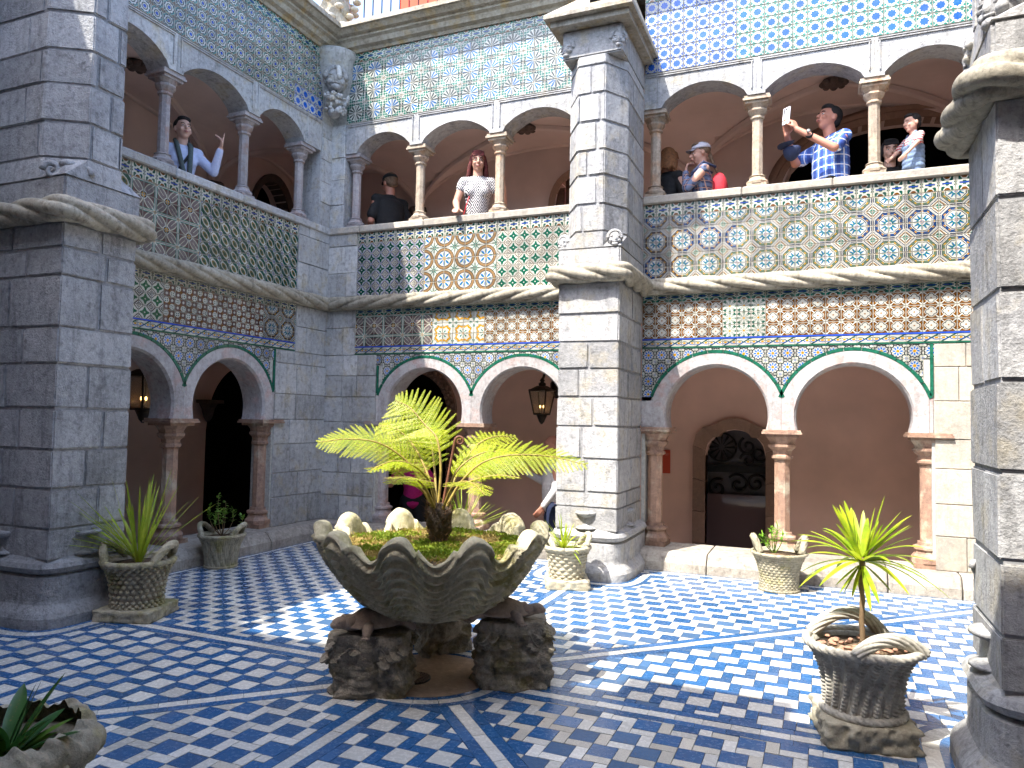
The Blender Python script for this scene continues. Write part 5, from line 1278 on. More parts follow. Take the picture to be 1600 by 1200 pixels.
rock('yellow brown rock behind, under the far side of the shell', (3.56, -3.42), (.16, .16), 1.0, .38, 9, 0)
def tortoise(label, loc, rz, s=1.0):
    t = thing('stone_tortoise', label, 'tortoise', loc, rz, 'stone tortoises under the shell', None, s); mb = MB(); rs = []
    for j in range(15):
        v = j/14; a = v*PI/2; q = math.cos(a)**.8; rs.append([((.155*q+.012*(1 if j < 2 else 0))*math.cos(b), (.115*q+.01*(1 if j < 2 else 0))*math.sin(b), .028+.075*math.sin(a)+(.004 if (i % 6 == 0) else 0)) for i, b in enumerate([2*PI*i/36 for i in range(36)])])
    mb.rings(rs, True, True, 0, True); mb.build('carapace', TORT, t)
    mb = MB(); mb.ball((0, 0, .03), (.14, .10, .028), 16, 8); mb.build('plastron', TORT, t)
    mb = MB(); mb.tube([(.10, 0, .04), (.16, 0, .045), (.19, 0, .055)], [.04, .032, .03], 12); mb.ball((.205, 0, .058), (.042, .032, .03), 14, 10); mb.ball((.235, 0, .05), (.022, .022, .018), 10, 6)
    for q in (-1, 1): mb.ball((.222, q*.024, .068), (.008, .006, .008), 8, 6)
    mb.build('head', TORT, t)
    for x, y, a in ((.10, .10, .9), (.10, -.10, -.9), (-.10, .09, 2.3), (-.10, -.09, -2.3)):
        mb = MB(); d = Vector((math.cos(a), math.sin(a), 0)); p = Vector((x, y, .035)); mb.tube([p-d*.03, p+d*.03, p+d*.055-Vector((0, 0, .022)), p+d*.075-Vector((0, 0, .027))], [.03, .026, .02, .016], 10)
        for f_ in (-1, 0, 1): mb.ball(tuple(p+d*.088+d.cross(UPV)*f_*.012-Vector((0, 0, .028))), (.012, .008, .007), 6, 5)
        mb.build('leg', TORT, t)
tortoise('stone tortoise on the left rock, its head towards the left', (3.58, -4.19, .325), 4.25, 1.05)
tortoise('stone tortoise on the right rock, its head towards the right', (4.16, -3.82, .365), .25, 1.0)
tortoise('stone tortoise on the far rock, nearly hidden', (3.56, -3.47, .385), 1.9, .8)

# ------------------------------------------------------------------ basket pots
def pot_body(prof, disp, NA=200, NZ=70):
    mb = MB(); rs = []
    def R_(v):
        x = v*(len(prof)-1); i = min(int(x), len(prof)-2); f = x-i; return prof[i][0]*(1-f)+prof[i+1][0]*f, prof[i][1]*(1-f)+prof[i+1][1]*f
    for j in range(NZ+1):
        r, z = R_(j/NZ); rs.append([((r+disp(2*PI*i/NA, j/NZ))*math.cos(2*PI*i/NA), (r+disp(2*PI*i/NA, j/NZ))*math.sin(2*PI*i/NA), z) for i in range(NA)])
    r, z = prof[-1]
    for dr, dz in ((-.012, .008), (-.03, .004), (-.04, -.03), (-.05, -.06)): rs.append([((r+dr)*math.cos(2*PI*i/NA), (r+dr)*math.sin(2*PI*i/NA), z+dz) for i in range(NA)])
    mb.rings(rs, True, True, 0, True); return mb
def circ(r, z, n=340): return [(r*math.cos(2*PI*i/n), r*math.sin(2*PI*i/n), z) for i in range(n)]
def handles(t, r, z, hgt, mat, ang, rad=.026, span=.85, out=.02, strands=5, pitch=.30, both=True):
    for q in ((0, PI) if both else (0,)):
        pts = []
        for i in range(41):
            u = -1+2*i/40; a = ang+q+u*span; pts.append(((r+out*(1-u*u))*math.cos(a), (r+out*(1-u*u))*math.sin(a), z+hgt*(1-abs(u)**2.4)))
        mb = MB(); rope_mesh(mb, pts, rad, strands, pitch, 26, .25); mb.build('handle', mat, t)
def soil(t, r, z): mb = MB(); mb.lathe([(r, z), (.01, z+.012)], 24); mb.build('soil', SOIL, t)
def slab(t, hx, h, mat, seed, rough=.012):
    mb = MB(); rs = []; N = 96
    for j in range(9):
        v = j/8; ring = []
        for i in range(N):
            a = 2*PI*i/N+PI/4; c_, s_ = math.cos(a), math.sin(a); k = 1/max(abs(c_), abs(s_)); k = min(k, 1.37); x, y = hx*k*c_, hx*k*s_; p = Vector((x, y, v*h)); n = noise.fractal(p*22+Vector((seed, 0, 0)), 1, 2, 4)*rough*(1 if 0 < j < 8 else .4); ring.append((x*(1+n/hx), y*(1+n/hx), v*h))
        rs.append(ring)
    rs.append([(x*.9, y*.9, h+.004) for x, y, z in rs[-1]]); mb.rings(rs, True, True, 0, True); mb.build('slab', mat, t)
def blades(t, n, base, L, az, el, wid, droop, mat, name='leaf', seed=1, fold=.3, taper=.7, group=None, spread=.02, onemesh=False, curve=1.6):
    R = random.Random(seed); big = MB()
    for k in range(n):
        a = R.uniform(*az); e = R.uniform(*el); l = L*R.uniform(.65, 1.1); d = Vector((math.cos(a)*math.cos(e), math.sin(a)*math.cos(e), math.sin(e))); b = Vector(base)+Vector((math.cos(a), math.sin(a), 0))*R.uniform(0, spread)
        sd = d.cross(UPV).normalized(); M_ = 9; P = []; dr = droop*R.uniform(.6, 1.3)
        for i in range(M_+1):
            u = i/M_; c_ = b+d*l*u-UPV*dr*l*u**curve*math.cos(e); w_ = wid*(math.sin(PI*(u*.88+.10))**taper) if i < M_ else .0004; nn = Vector((0, 0, 1))
            P.append([tuple(c_-sd*w_+nn*w_*fold), tuple(c_), tuple(c_+sd*w_+nn*w_*fold)])
        m_ = big if onemesh else MB(); m_.grid(P, 0, True)
        if not onemesh: m_.build(name, mat, t, fix=False)
    if onemesh: return big.build(name, mat, t, fix=False)
GP = 'stone basket pots in the court'
# A : knobbly pot on a slab, with a palm
A = thing('basket_pot', 'dark stone basket pot covered in knobs on a square slab, by the left buttress', 'pot', (1.235, -3.72, 0), .35, GP)
slab(A, .215, .075, PLANTER, 1)
pr = [(.165, .075), (.162, .11), (.168, .20), (.182, .28), (.205, .345), (.235, .39)]
pot_body(pr, lambda a, v: 0, 60, 20).build('body', ROCK, A); mb = MB()
for j in range(11):
    v = (j+.5)/11; x = v*5; i = min(int(x), 4); f = x-i; r = pr[i][0]*(1-f)+pr[i+1][0]*f; z = pr[i][1]*(1-f)+pr[i+1][1]*f; n = 26
    for k in range(n):
        a = 2*PI*(k+(j % 2)*.5)/n; mb.ball(((r+.006)*math.cos(a), (r+.006)*math.sin(a), z), (.017, .017, .0145), 8, 6)
mb.build('knobs', PLANTER, A); tag(bpy.data.objects['knobs'], kind='stuff')
mb = MB(); rope_mesh(mb, circ(.235, .398), .022, 4, .22, 20, .25, True); mb.build('rope_rim', PLANTER, A); handles(A, .225, .40, .115, PLANTER, .1, .030, .75, .01, 6, .35); soil(A, .20, .375)
pl = thing('palm', 'young palm with narrow pointed green blades in the knobbly pot', 'palm', (1.235, -3.72, .38))
blades(pl, 34, (0, 0, 0), .68, (0, 2*PI), (.75, 1.5), .0085, .16, PALM, 'blade', 5, .5, .6, spread=.03, curve=2.4); blades(pl, 18, (0, 0, .03), .60, (2.7, 4.6), (.45, 1.0), .008, .30, PALM, 'blade', 6, .5, .6); blades(pl, 5, (0, 0, 0), .30, (2.4, 4.5), (.0, .5), .002, .5, STALK, 'dry_stem', 7)
# B : small pot with slanting ribs, with a thin shrub
B = thing('basket_pot', 'mossy stone pot with slanting rope ribs by the shaded left arcade', 'pot', (.46, -2.12, 0), 0, GP)
pr = [(.135, 0), (.140, .04), (.145, .12), (.165, .22), (.205, .30)]
pot_body(pr, lambda a, v: .012*abs(math.sin(9*a+5.5*v))**.6+.003*math.sin(60*a), 240, 50).build('body', PLANTER, B); mb = MB(); rope_mesh(mb, circ(.207, .305), .018, 4, .2, 18, .3, True); mb.build('rope_rim', PLANTER, B); mb = MB(); rope_mesh(mb, circ(.145, .012), .014, 4, .2, 18, .3, True); mb.build('rope_foot', PLANTER, B); handles(B, .195, .305, .10, PLANTER, .45, .025, .8, .01, 6, .3); soil(B, .17, .285)
shb = thing('shrub', 'straggly small leaved shrub in the pot by the shaded arches', 'shrub', (.46, -2.12, .29)); R = random.Random(4)
def leaf_quad(mb, p, d, l, w_, n=None):
    s_ = d.cross(n or UPV); s_ = s_.normalized()*w_ if s_.length > .01 else Vector((w_, 0, 0)); mb.add([p, p+d*l*.35+s_, p+d*l*.75+s_*.7, p+d*l, p+d*l*.75-s_*.7, p+d*l*.35-s_], [(0, 1, 2, 3, 4, 5)])
def twig(t, pts, rad, leafn, ll, lw, lm, sm, R, whorl=False):
    mb = MB(); mb.tube(pts, [rad*(1-.6*i/(len(pts)-1)) for i in range(len(pts))], 6); mb.build('stem', sm, t); mb = MB(); N = len(pts)-1
    for k in range(leafn):
        u = R.uniform(.55, 1) if not whorl else .95; f = u*N; i = min(int(f), N-1); p = Vector(pts[i]).lerp(Vector(pts[i+1]), f-i); d = Vector((R.gauss(0, 1), R.gauss(0, 1), R.gauss(.25, .5))).normalized(); leaf_quad(mb, p, d, ll*R.uniform(.6, 1.2), lw*R.uniform(.8, 1.2))
    tag(mb.build('leaves', lm, t, fix=False), kind='stuff')
for (a, h_, o_) in ((0, .34, .03), (1.2, .26, .10), (2.6, .22, .13), (3.6, .30, .12), (4.6, .24, .08), (5.5, .30, .16), (3.0, .40, .07), (.6, .20, .17)):
    twig(shb, bez((0, 0, 0), (math.cos(a)*o_*1.4, math.sin(a)*o_*1.4, h_*.4), (math.cos(a)*o_, math.sin(a)*o_, h_), 8), .005, 26, .045, .011, SHRUB, WOODST, R)
# C : woven pot on a slab with a pale spider plant
C_ = thing('basket_pot', 'pale woven stone basket pot on a slab in front of the central buttress', 'pot', (3.715, -1.335, 0), .4, GP); slab(C_, .19, .075, PLANTER_L, 2)
pr = [(.150, .075), (.150, .12), (.158, .20), (.172, .27), (.195, .335)]
wv = lambda nA, nZ, amp: (lambda a, v: amp*abs(math.sin(PI*nZ*v))**.7*(.55+.45*math.sin(nA*a+(PI if int(nZ*v) % 2 else 0))))
pot_body(pr, wv(14, 9, .016), 240, 90).build('body', PLANTER_L, C_); mb = MB(); rope_mesh(mb, circ(.20, .345), .020, 4, .22, 18, .25, True); mb.build('rope_rim', PLANTER_L, C_); handles(C_, .185, .345, .11, PLANTER_L, .15, .026, .7, .015, 6, .3); soil(C_, .165, .325)
sp = thing('spider_plant', 'yellow green arching grass like plant in the pale woven pot', 'plant', (3.69, -1.36, .33)); blades(sp, 46, (0, 0, 0), .34, (0, 2*PI), (.4, 1.4), .006, .55, DRAC, 'blade', 8, .4, .6)
# D : fine woven pot by the back kerb
D_ = thing('basket_pot', 'finely woven stone basket pot by the kerb of the right arches', 'pot', (5.46, -.60, 0), 0, GP)
pr = [(.165, 0), (.158, .05), (.162, .14), (.185, .24), (.225, .325)]
pot_body(pr, lambda a, v: .010*abs(math.sin(PI*16*v))**.6*(.4+.6*(math.sin(26*a+(PI if int(16*v) % 2 else 0)) > 0)), 300, 110).build('body', PLANTER, D_); mb = MB(); rope_mesh(mb, circ(.232, .33), .014, 3, .12, 14, .3, True); mb.build('rope_rim', PLANTER, D_); mb = MB(); rope_mesh(mb, circ(.168, .012), .012, 3, .12, 14, .3, True); mb.build('rope_foot', PLANTER, D_); handles(D_, .20, .335, .13, PLANTER, .2, .030, .55, .02, 6, .4); soil(D_, .20, .315)
gp = thing('leafy_plant', 'small bright green plant with narrow leaf whorls in the finely woven pot', 'plant', (5.42, -.62, .32)); R = random.Random(9)
for (a, h_, o_) in ((0, .26, .03), (1.5, .17, .07), (2.9, .16, .10), (4.4, .24, .06), (5.6, .20, .10), (3.6, .10, .05)):
    pts = bez((0, 0, 0), (math.cos(a)*o_, math.sin(a)*o_, h_*.4), (math.cos(a)*o_, math.sin(a)*o_, h_), 8); twig(gp, pts, .005, 34, .055, .006, leafmat('bright_leaf', (.16, .40, .03), (.30, .48, .05), .4) if a == 0 else bpy.data.materials['bright_leaf'], SHRUB, R)
# E : the near pot with rope handles on a rock slab, with a dracaena
E_ = thing('basket_pot', 'large grey stone pot with thick rope handles at the front right', 'pot', (6.0, -3.70, 0), .2, GP); slab(E_, .20, .11, PLANTER_L, 5, .030)
pr = [(.178, .11), (.165, .15), (.165, .22), (.178, .30), (.205, .37), (.245, .425)]
E_STONE = stone('grey_basket_stone', (.48, .45, .38), (.36, .335, .28), dark=(.05, .045, .035), darkamt=.7, bmp=.004, var=.1)
def dE(a, v):
    q = 11*a-4.6*v; s_ = abs(math.sin(q)); return .020*max(0, s_-.5)/.5+(.004*math.sin(120*v+a*20) if s_ > .6 else 0)-.004
pot_body(pr, dE, 420, 150).build('body', E_STONE, E_); mb = MB(); rope_mesh(mb, circ(.248, .432, 480), .022, 4, .16, 22, .28, True); mb.build('rope_rim', E_STONE, E_); mb = MB(); rope_mesh(mb, circ(.178, .128, 420), .020, 4, .14, 22, .28, True); mb.build('rope_foot', E_STONE, E_)
for k, (a, r_) in enumerate(((-1.15, .19), (1.75, .17))):
    pts = []
    for i in range(61):
        u = -1+2*i/60; ca, sa = math.cos(a), math.sin(a); pts.append((r_*ca-sa*u*.18-ca*.02*(1-u*u), r_*sa+ca*u*.18, .43+(.105 if k else .07)*(1-abs(u)**2.2)))
    mb = MB(); rope_mesh(mb, pts, .033, 9, .62, 72, .28); mb.build('handle', E_STONE, E_)
soil(E_, .215, .41); mb = MB(); R = random.Random(2)
for k in range(60): a = R.uniform(0, 2*PI); r = .19*math.sqrt(R.random()); mb.ball((r*math.cos(a), r*math.sin(a), .425), (R.uniform(.008, .02), R.uniform(.008, .02), .008), 6, 4, sm=False)
tag(mb.build('bark_chips', plain('bark_chip', (.38, .20, .13), .8, var=.3), E_), kind='stuff')
dr = thing('dracaena', 'bright yellow green dracaena with a thin bare stem in the large front pot', 'plant', (6.0, -3.70, .42))
mb = MB(); surf_noise_tube(mb, [(.002*math.sin(k), .0, .027*k) for k in range(16)]+[(0, 0, .42)], [.0125]*16+[.010], 10, .004, 60); mb.build('stem', WOODST, dr)
blades(dr, 34, (0, 0, .40), .36, (0, 2*PI), (-.1, 1.0), .0155, .42, DRAC, 'blade', 11, .35, .7, curve=2.0); blades(dr, 20, (0, 0, .42), .30, (0, 2*PI), (.8, 1.5), .015, .15, DRAC, 'blade', 12, .35, .7); blades(dr, 9, (0, 0, .38), .20, (0, 2*PI), (-1.2, -.5), .013, .1, DRAC, 'blade', 13, .35)
# F : near left, cut by the frame
F_ = thing('basket_pot', 'leaf carved stone pot cut off by the lower left corner', 'pot', (3.37, -6.04, 0), .6, GP, None, .93)
pr = [(.16, 0), (.155, .08), (.17, .18), (.20, .28), (.26, .38)]
def dF(a, v): return .030*abs(math.sin(6*a+2.5*v))**.5*(.4+v)+.013*abs(math.sin(20*v+5*math.sin(6*a+2.5*v)))
pot_body(pr, dF, 360, 140).build('body', PLANTER, F_); mb = MB(); rs = []
for k in range(13):
    u = k/12; rs.append([((.235+.075*math.sin(PI*u)*(1+.25*math.cos(6*a)))*math.cos(a), (.235+.075*math.sin(PI*u)*(1+.25*math.cos(6*a)))*math.sin(a), .40-.065*math.cos(PI*u)+.012*math.cos(12*a)+.007*math.sin(30*a+8*u)) for a in [2*PI*i/360 for i in range(360)]])
mb.rings(rs, True, False, 0, True); mb.build('leaf_rim', PLANTER, F_); soil(F_, .235, .36)
fp = thing('broad_leaf_plant', 'dark glossy broad leaved plant in the lower left pot', 'plant', (3.37, -6.04, .33)); blades(fp, 13, (0, 0, 0), .34, (0, 2*PI), (.5, 1.3), .030, .2, DARKLEAF, 'leaf', 21, .3, .8); blades(fp, 8, (.0, 0, 0), .24, (-1.5, 1.2), (.4, 1.1), .020, .2, SHRUB, 'leaf', 22, .3, .8)
# G : spiky plant seen behind the fern trunk
G_ = thing('basket_pot', 'stone pot hidden behind the shell, by the back arcade', 'pot', (2.30, -.62, 0), 0, GP); pot_body([(.14, 0), (.145, .15), (.20, .30)], wv(14, 9, .012), 120, 40).build('body', PLANTER, G_); soil(G_, .17, .28)
gq = thing('spiky_plant', 'spiky green palm like plant seen behind the fern trunk', 'palm', (2.30, -.62, .28)); blades(gq, 46, (0, 0, 0), .55, (0, 2*PI), (.35, 1.45), .006, .12, PALM, 'blade', 31, .5, .6)
# plain dark iron housing fixed on the buttress roof
t = thing('fastening', 'dark square floodlight on the roof slab of the central buttress', 'fastening', (3.83, -.86, 5.52)); t.rotation_euler = (.5, 0, .2)
mb = MB(); mb.box(-.11, .11, -.06, .06, 0, .13); mb.tube([(-.13, 0, .06), (-.13, 0, -.05), (.13, 0, -.05), (.13, 0, .06)], .01, 6); mb.build('housing', IRON, t)
# ------------------------------------------------------------------ people
def remesh(mb, name, mat, voxel, parent=None, smooth=2):
    me = mb.mesh('tmp', mat, True); o = bpy.data.objects.new('tmp', me); COL.objects.link(o)
    md = o.modifiers.new('r', 'REMESH'); md.mode = 'VOXEL'; md.voxel_size = voxel; md.use_smooth_shade = True
    if smooth: sm = o.modifiers.new('s', 'SMOOTH'); sm.iterations = smooth; sm.factor = .5
    dg = bpy.context.evaluated_depsgraph_get(); dg.update(); out = bpy.data.meshes.new_from_object(o.evaluated_get(dg)); out.name = name
    bpy.data.objects.remove(o); bpy.data.meshes.remove(me)
    if not out.materials: out.materials.append(mat)
    return link(name, out, None, parent)
def cap(mb, a, b, r0, r1, n=14):
    a, b = Vector(a), Vector(b); d = b-a; L = d.length
    if L < 1e-5: mb.ball(a, r0, n, 8); return
    d /= L; pts = []; rr = []
    for k in range(5): t = -PI/2+PI/2*k/4; pts.append(a+d*r0*math.sin(t)); rr.append(max(r0*math.cos(t), .0005))
    for k in range(5): t = PI/2*k/4; pts.append(b+d*r1*math.sin(t)); rr.append(max(r1*math.cos(t), .0005))
    mb.tube(pts, rr, n)
def hand(mb, wrist, d, palm_n, curl=.4, s=1.0, point=False):
    """palm plus five unequal bent fingers; d along the hand, palm_n out of the palm"""
    w_ = Vector(wrist); d = Vector(d).normalized(); n = Vector(palm_n); n = (n-d*n.dot(d)).normalized(); sd = d.cross(n).normalized()
    for q in (-.6, -.2, .2, .6): cap(mb, w_+sd*q*.022*s, w_+d*.085*s+sd*q*.042*s, .015*s, .0125*s, 8)
    for k, (q, L) in enumerate(((-.6, .062), (-.2, .075), (.2, .080), (.6, .072))):
        c_ = curl if not (point and k == 3) else .02; p = w_+d*.088*s+sd*q*.046*s; dd = d
        for j, (f, r) in enumerate(((.42, .0098), (.33, .009), (.25, .0082))):
            dd = (dd*math.cos(c_)+n*math.sin(c_)).normalized(); p2 = p+dd*L*f*s*1.15; cap(mb, p, p2, r*s, r*s*.95, 8); p = p2
    p = w_+d*.03*s+sd*.034*s; dd = (d*.75+sd*.6+n*.35).normalized(); p2 = p+dd*.04*s; cap(mb, p, p2, .0125*s, .011*s, 8); dd = (dd+d*.4+n*curl*.6).normalized(); cap(mb, p2, p2+dd*.032*s, .0105*s, .009*s, 8)
SKIN = plain('skin_light', (.52, .28, .20), .55, var=.08, nsc=12); SKIN2 = plain('skin_tanned', (.48, .21, .14), .55, var=.1, nsc=12); SKIN3 = plain('skin_fair', (.60, .36, .27), .55, var=.06, nsc=12)
EYEW = plain('eye_white', (.7, .68, .64), .3); EYED = plain('dark_eye', (.02, .014, .01), .25); LIP = plain('lips', (.36, .13, .11), .5)
def cloth(name, c, var=.15): return plain(name, c, .85, var=var, nsc=40, bmp=.004)
def plaid(name, base, c1, c2, sc=14, diag=False):
    mt, g, bs = newmat(name); sp = g.nodes.new('ShaderNodeSeparateXYZ'); g.links.new(coord(g), sp.inputs[0]); x, y, z = [NX(g, sp.outputs[i]) for i in range(3)]
    a = ((x+y*.7)*sc).frac(); b = (z*sc).frac(); c = mixc(g, (a-.5).abs() < .2, base, c1); c = mixc(g, ((b-.5).abs() < .2)*.6, c, c1); c = mixc(g, a < .10, c, c2); c = mixc(g, b < .10, c, c2); setin(g, bs, 'Base Color', c); bs.inputs['Roughness'].default_value = .85; return mt
def stripes(name, c1, c2, sc):
    mt, g, bs = newmat(name); sp = g.nodes.new('ShaderNodeSeparateXYZ'); g.links.new(coord(g), sp.inputs[0]); z = NX(g, sp.outputs[2]); setin(g, bs, 'Base Color', mixc(g, (z*sc).frac() < .5, c1, c2)); bs.inputs['Roughness'].default_value = .85; return mt
def geom_print(name):
    mt, g, bs = newmat(name); sp = g.nodes.new('ShaderNodeSeparateXYZ'); g.links.new(coord(g), sp.inputs[0]); x, y, z = [NX(g, sp.outputs[i]) for i in range(3)]
    a = ((x+y*.4)*9).frac()-.5; b = (z*6).frac()-.5; k = a.abs()+b.abs(); setin(g, bs, 'Base Color', mixc(g, (k*5).frac() < .5, (.62, .60, .60), (.02, .02, .03))); bs.inputs['Roughness'].default_value = .85; return mt
def person(label, loc, rz, s, skin, shirt, trousers, hair, hairmat, la, ra, lh=None, rh=None, head=(0, 0), sleeve='short', female=False, lean=0.0, glasses=False, brow=True, extra=None, build=1.0, hs=1.0):
    """faces -y; la/ra = (elbow, wrist) of the arm at -x / +x; head=(yaw,pitch)"""
    t = thing('person', label, 'person', loc, rz, None, None, s); hp = Vector((0, 0, .93)); ln = Vector((0, -lean, 0))
    Sh = lambda q: Vector((q*(.160 if female else .185)*min(build, 1.04), 0, 1.36))+ln; neck = Vector((0, .005, 1.415))+ln; hc = Vector((0, -.02, 1.588+.1*(hs-1)))+ln
    HM = Matrix.Rotation(head[0], 3, 'Z') @ Matrix.Rotation(head[1], 3, 'X'); hx = lambda x, y, z: hc+HM @ (Vector((x, y, z))*hs)
    def torso(mb, g_=0.0, low=.90):
        for k in range(9):
            u = k/8; z = low+(1.30-low)*u; w_ = (.150-.030*math.sin(PI*min(1, u*1.2)))*build if female else (.150+.015*u)*build; dp = (.105+.02*math.sin(PI*u))*build; c = ln*((z-.9)/.5); mb.ball((c.x, c.y, z), (w_+g_, dp+g_, .09+g_), 20, 10)
        if female:
            for q in (-1, 1): mb.ball((q*.072+ln.x, ln.y*.75-.068, 1.24), (.06+g_, .055+g_, .065+g_), 14, 8)
        cap(mb, Sh(-1)*1.0, Sh(1), .054+g_, .054+g_); cap(mb, neck+Vector((0, 0, -.08)), neck, .085+g_, .05+g_)
        for q in (-1, 1): cap(mb, neck+Vector((0, 0, -.03)), Sh(q)-Vector((q*.03, 0, 0)), .05+g_, .045+g_)
    mb = MB(); torso(mb, -.004)
    cap(mb, neck-Vector((0, 0, .03)), hx(0, .012, -.06), .060, .056)
    for c_, r in (((0, .012, .03), (.077, .097, .10)), ((0, -.018, -.03), (.064, .078, .085)), ((0, -.045, -.088), (.036, .036, .030)), ((0, -.062, .03), (.055, .035, .05))): 
        b0 = len(mb.v); mb.ball((0, 0, 0), r, 22, 16)
        for i in range(b0, len(mb.v)): mb.v[i] = tuple(hx(*(Vector(mb.v[i])+Vector(c_))))
    cap(mb, hx(0, -.093, .015), hx(0, -.118, -.028), .010, .0155); mb.ball(hx(0, -.098, -.064), (.024, .014, .012), 10, 6)
    for q in (-1, 1):
        mb.ball(hx(q*.040, -.076, -.03), (.022, .02, .022), 10, 6); b0 = len(mb.v); mb.ball((0, 0, 0), (.012, .02, .032), 10, 8)
        for i in range(b0, len(mb.v)): mb.v[i] = tuple(hx(*(Vector(mb.v[i])+Vector((q*.079, .012, -.005)))))
    for q, arm, hd in ((-1, la, lh), (1, ra, rh)):
        e, w_ = Vector(arm[0]), Vector(arm[1]); cap(mb, Sh(q), e, .050, .040); cap(mb, e, w_, .040, .027)
        dd = hd[0] if hd else (w_-e); hand(mb, w_, dd, hd[1] if hd else (-q, 0, 0), hd[2] if hd else .35, 1.0, hd[3] if hd and len(hd) > 3 else False)
    for q in (-1, 1): cap(mb, (q*.09, 0, .90), (q*.10, -.01, .50), .085, .055); cap(mb, (q*.10, -.01, .50), (q*.10, .01, .09), .052, .036); cap(mb, (q*.10, .02, .045), (q*.11, -.13, .035), .038, .030)
    remesh(mb, 'body', skin, .0085, t)
    mb = MB(); torso(mb, .012, .88)
    for q, arm in ((-1, la), (1, ra)):
        e, w_ = Vector(arm[0]), Vector(arm[1]); a = Sh(q)
        if sleeve == 'short': cap(mb, a-Vector((q*.03, 0, 0)), a.lerp(e, .72), .062, .068)
        elif sleeve == 'long': cap(mb, a-Vector((q*.03, 0, 0)), e, .058, .050); cap(mb, e, e.lerp(w_, .93), .050, .038)
        elif sleeve == 'cap': cap(mb, a, a.lerp(e, .3), .066, .062)
    so_ = remesh(mb, 'shirt', shirt, .012, t, 5)
    mb = MB(); mb.ball((0, 0, .93), (.165*build, .125*build, .11), 20, 10)
    for q in (-1, 1): cap(mb, (q*.085, 0, .88), (q*.10, -.01, .50), .10, .072); cap(mb, (q*.10, -.01, .50), (q*.10, .01, .10), .070, .062)
    remesh(mb, 'trousers', trousers, .016, t, 3)
    for q in (-1, 1):
        m2 = MB(); m2.ball(hx(q*.031, -.0885, .004), (.0125, .007, .0062), 10, 8); m2.build('eye', EYEW, t); m2 = MB(); m2.ball(hx(q*.031, -.0945, .004), (.0062, .003, .0055), 8, 6); m2.build('iris', EYED, t)
        m2 = MB(); m2.tube([hx(q*.013, -.097, .024), hx(q*.032, -.099, .030), hx(q*.050, -.085, .024)], .0036, 6); m2.build('eyebrow', hairmat, t)
    m2 = MB(); m2.tube([hx(-.022, -.104, -.063), hx(0, -.112, -.060), hx(.022, -.104, -.063)], [.003, .0052, .003], 6); m2.tube([hx(-.019, -.104, -.067), hx(0, -.111, -.070), hx(.019, -.104, -.067)], [.003, .0058, .003], 6); m2.build('mouth', LIP, t)
    if glasses:
        m2 = MB()
        for q in (-1, 1): m2.tube([hx(q*.034+.022*math.cos(a), -.108, .003+.016*math.sin(a)) for a in [2*PI*i/16 for i in range(17)]], .0018, 5); m2.tube([hx(q*.056, -.105, .008), hx(q*.082, .01, .008)], .0018, 5)
        m2.tube([hx(-.012, -.109, .005), hx(.012, -.109, .005)], .0018, 5); m2.build('glasses', IRON, t)
    mb = MB()
    def hb(c_, r, n=18): 
        b0 = len(mb.v); mb.ball((0, 0, 0), r, n, 12)
        for i in range(b0, len(mb.v)): mb.v[i] = tuple(hx(*(Vector(mb.v[i])+Vector(c_))))
    if hair in ('short', 'long', 'bun', 'pony', 'bald'):
        if hair != 'bald': hb((0, .030, .048), (.088, .098, .092)); hb((0, -.035, .098), (.070, .055, .032))
        if hair == 'bald': hb((0, .062, -.01), (.076, .05, .045))
        if hair in ('short',):
            hb((0, .06, -.01), (.078, .055, .06))
        if hair == 'long':
            R = random.Random(5)
            for k in range(46):
                a = PI*(-.13+1.26*k/45); x, y = .082*math.cos(a), .02+.085*math.sin(a); p0 = hx(x*.9, y, .06); p1 = hx(x*1.22, y*1.05, -.05); p2 = hx(x*1.25+R.gauss(0, .012), y*1.0+.01, -.145+R.gauss(0, .014)); cap(mb, p0, p1, .020, .020, 8); cap(mb, p1, p2, .020, .011, 8)
            for k in range(9): x = -.056+.014*k; cap(mb, hx(x, -.055, .108), hx(x*1.2, -.094, .050), .011, .006, 8)
        if hair in ('bun', 'pony'): hb((0, .07, .04), (.07, .055, .07))
        if hair == 'bun': hb((0, .09, .10), (.035, .035, .035)); cap(mb, hx(.05, .03, -.06), hx(.08, -.02, -.2), .018, .012)
        if hair == 'pony':
            for k in range(5): cap(mb, hx(-.01+.005*k, .10, .03-.01*k), hx(-.02+.01*k, .17, -.20-.01*k), .022, .012)
        remesh(mb, 'hair', hairmat, .008, t, 1)
    if extra: extra(t, hx, Sh)
    return t
HB = cloth('black_hair', (.012, .010, .010), .3); HR = cloth('red_brown_hair', (.11, .022, .02), .5); HO = cloth('copper_hair', (.26, .11, .04), .4); HBN = cloth('brown_hair', (.16, .10, .06), .4); HG = cloth('grey_hair', (.35, .33, .31), .2)
DARKC = cloth('black_cloth', (.008, .008, .009), .3); JEANS = cloth('dark_trousers', (.02, .022, .035)); NAVY = cloth('navy_cloth', (.015, .025, .07)); WHITEC = cloth('white_cloth', (.55, .54, .55), .08); PALEC = cloth('pale_blue_jacket', (.50, .54, .72), .08)
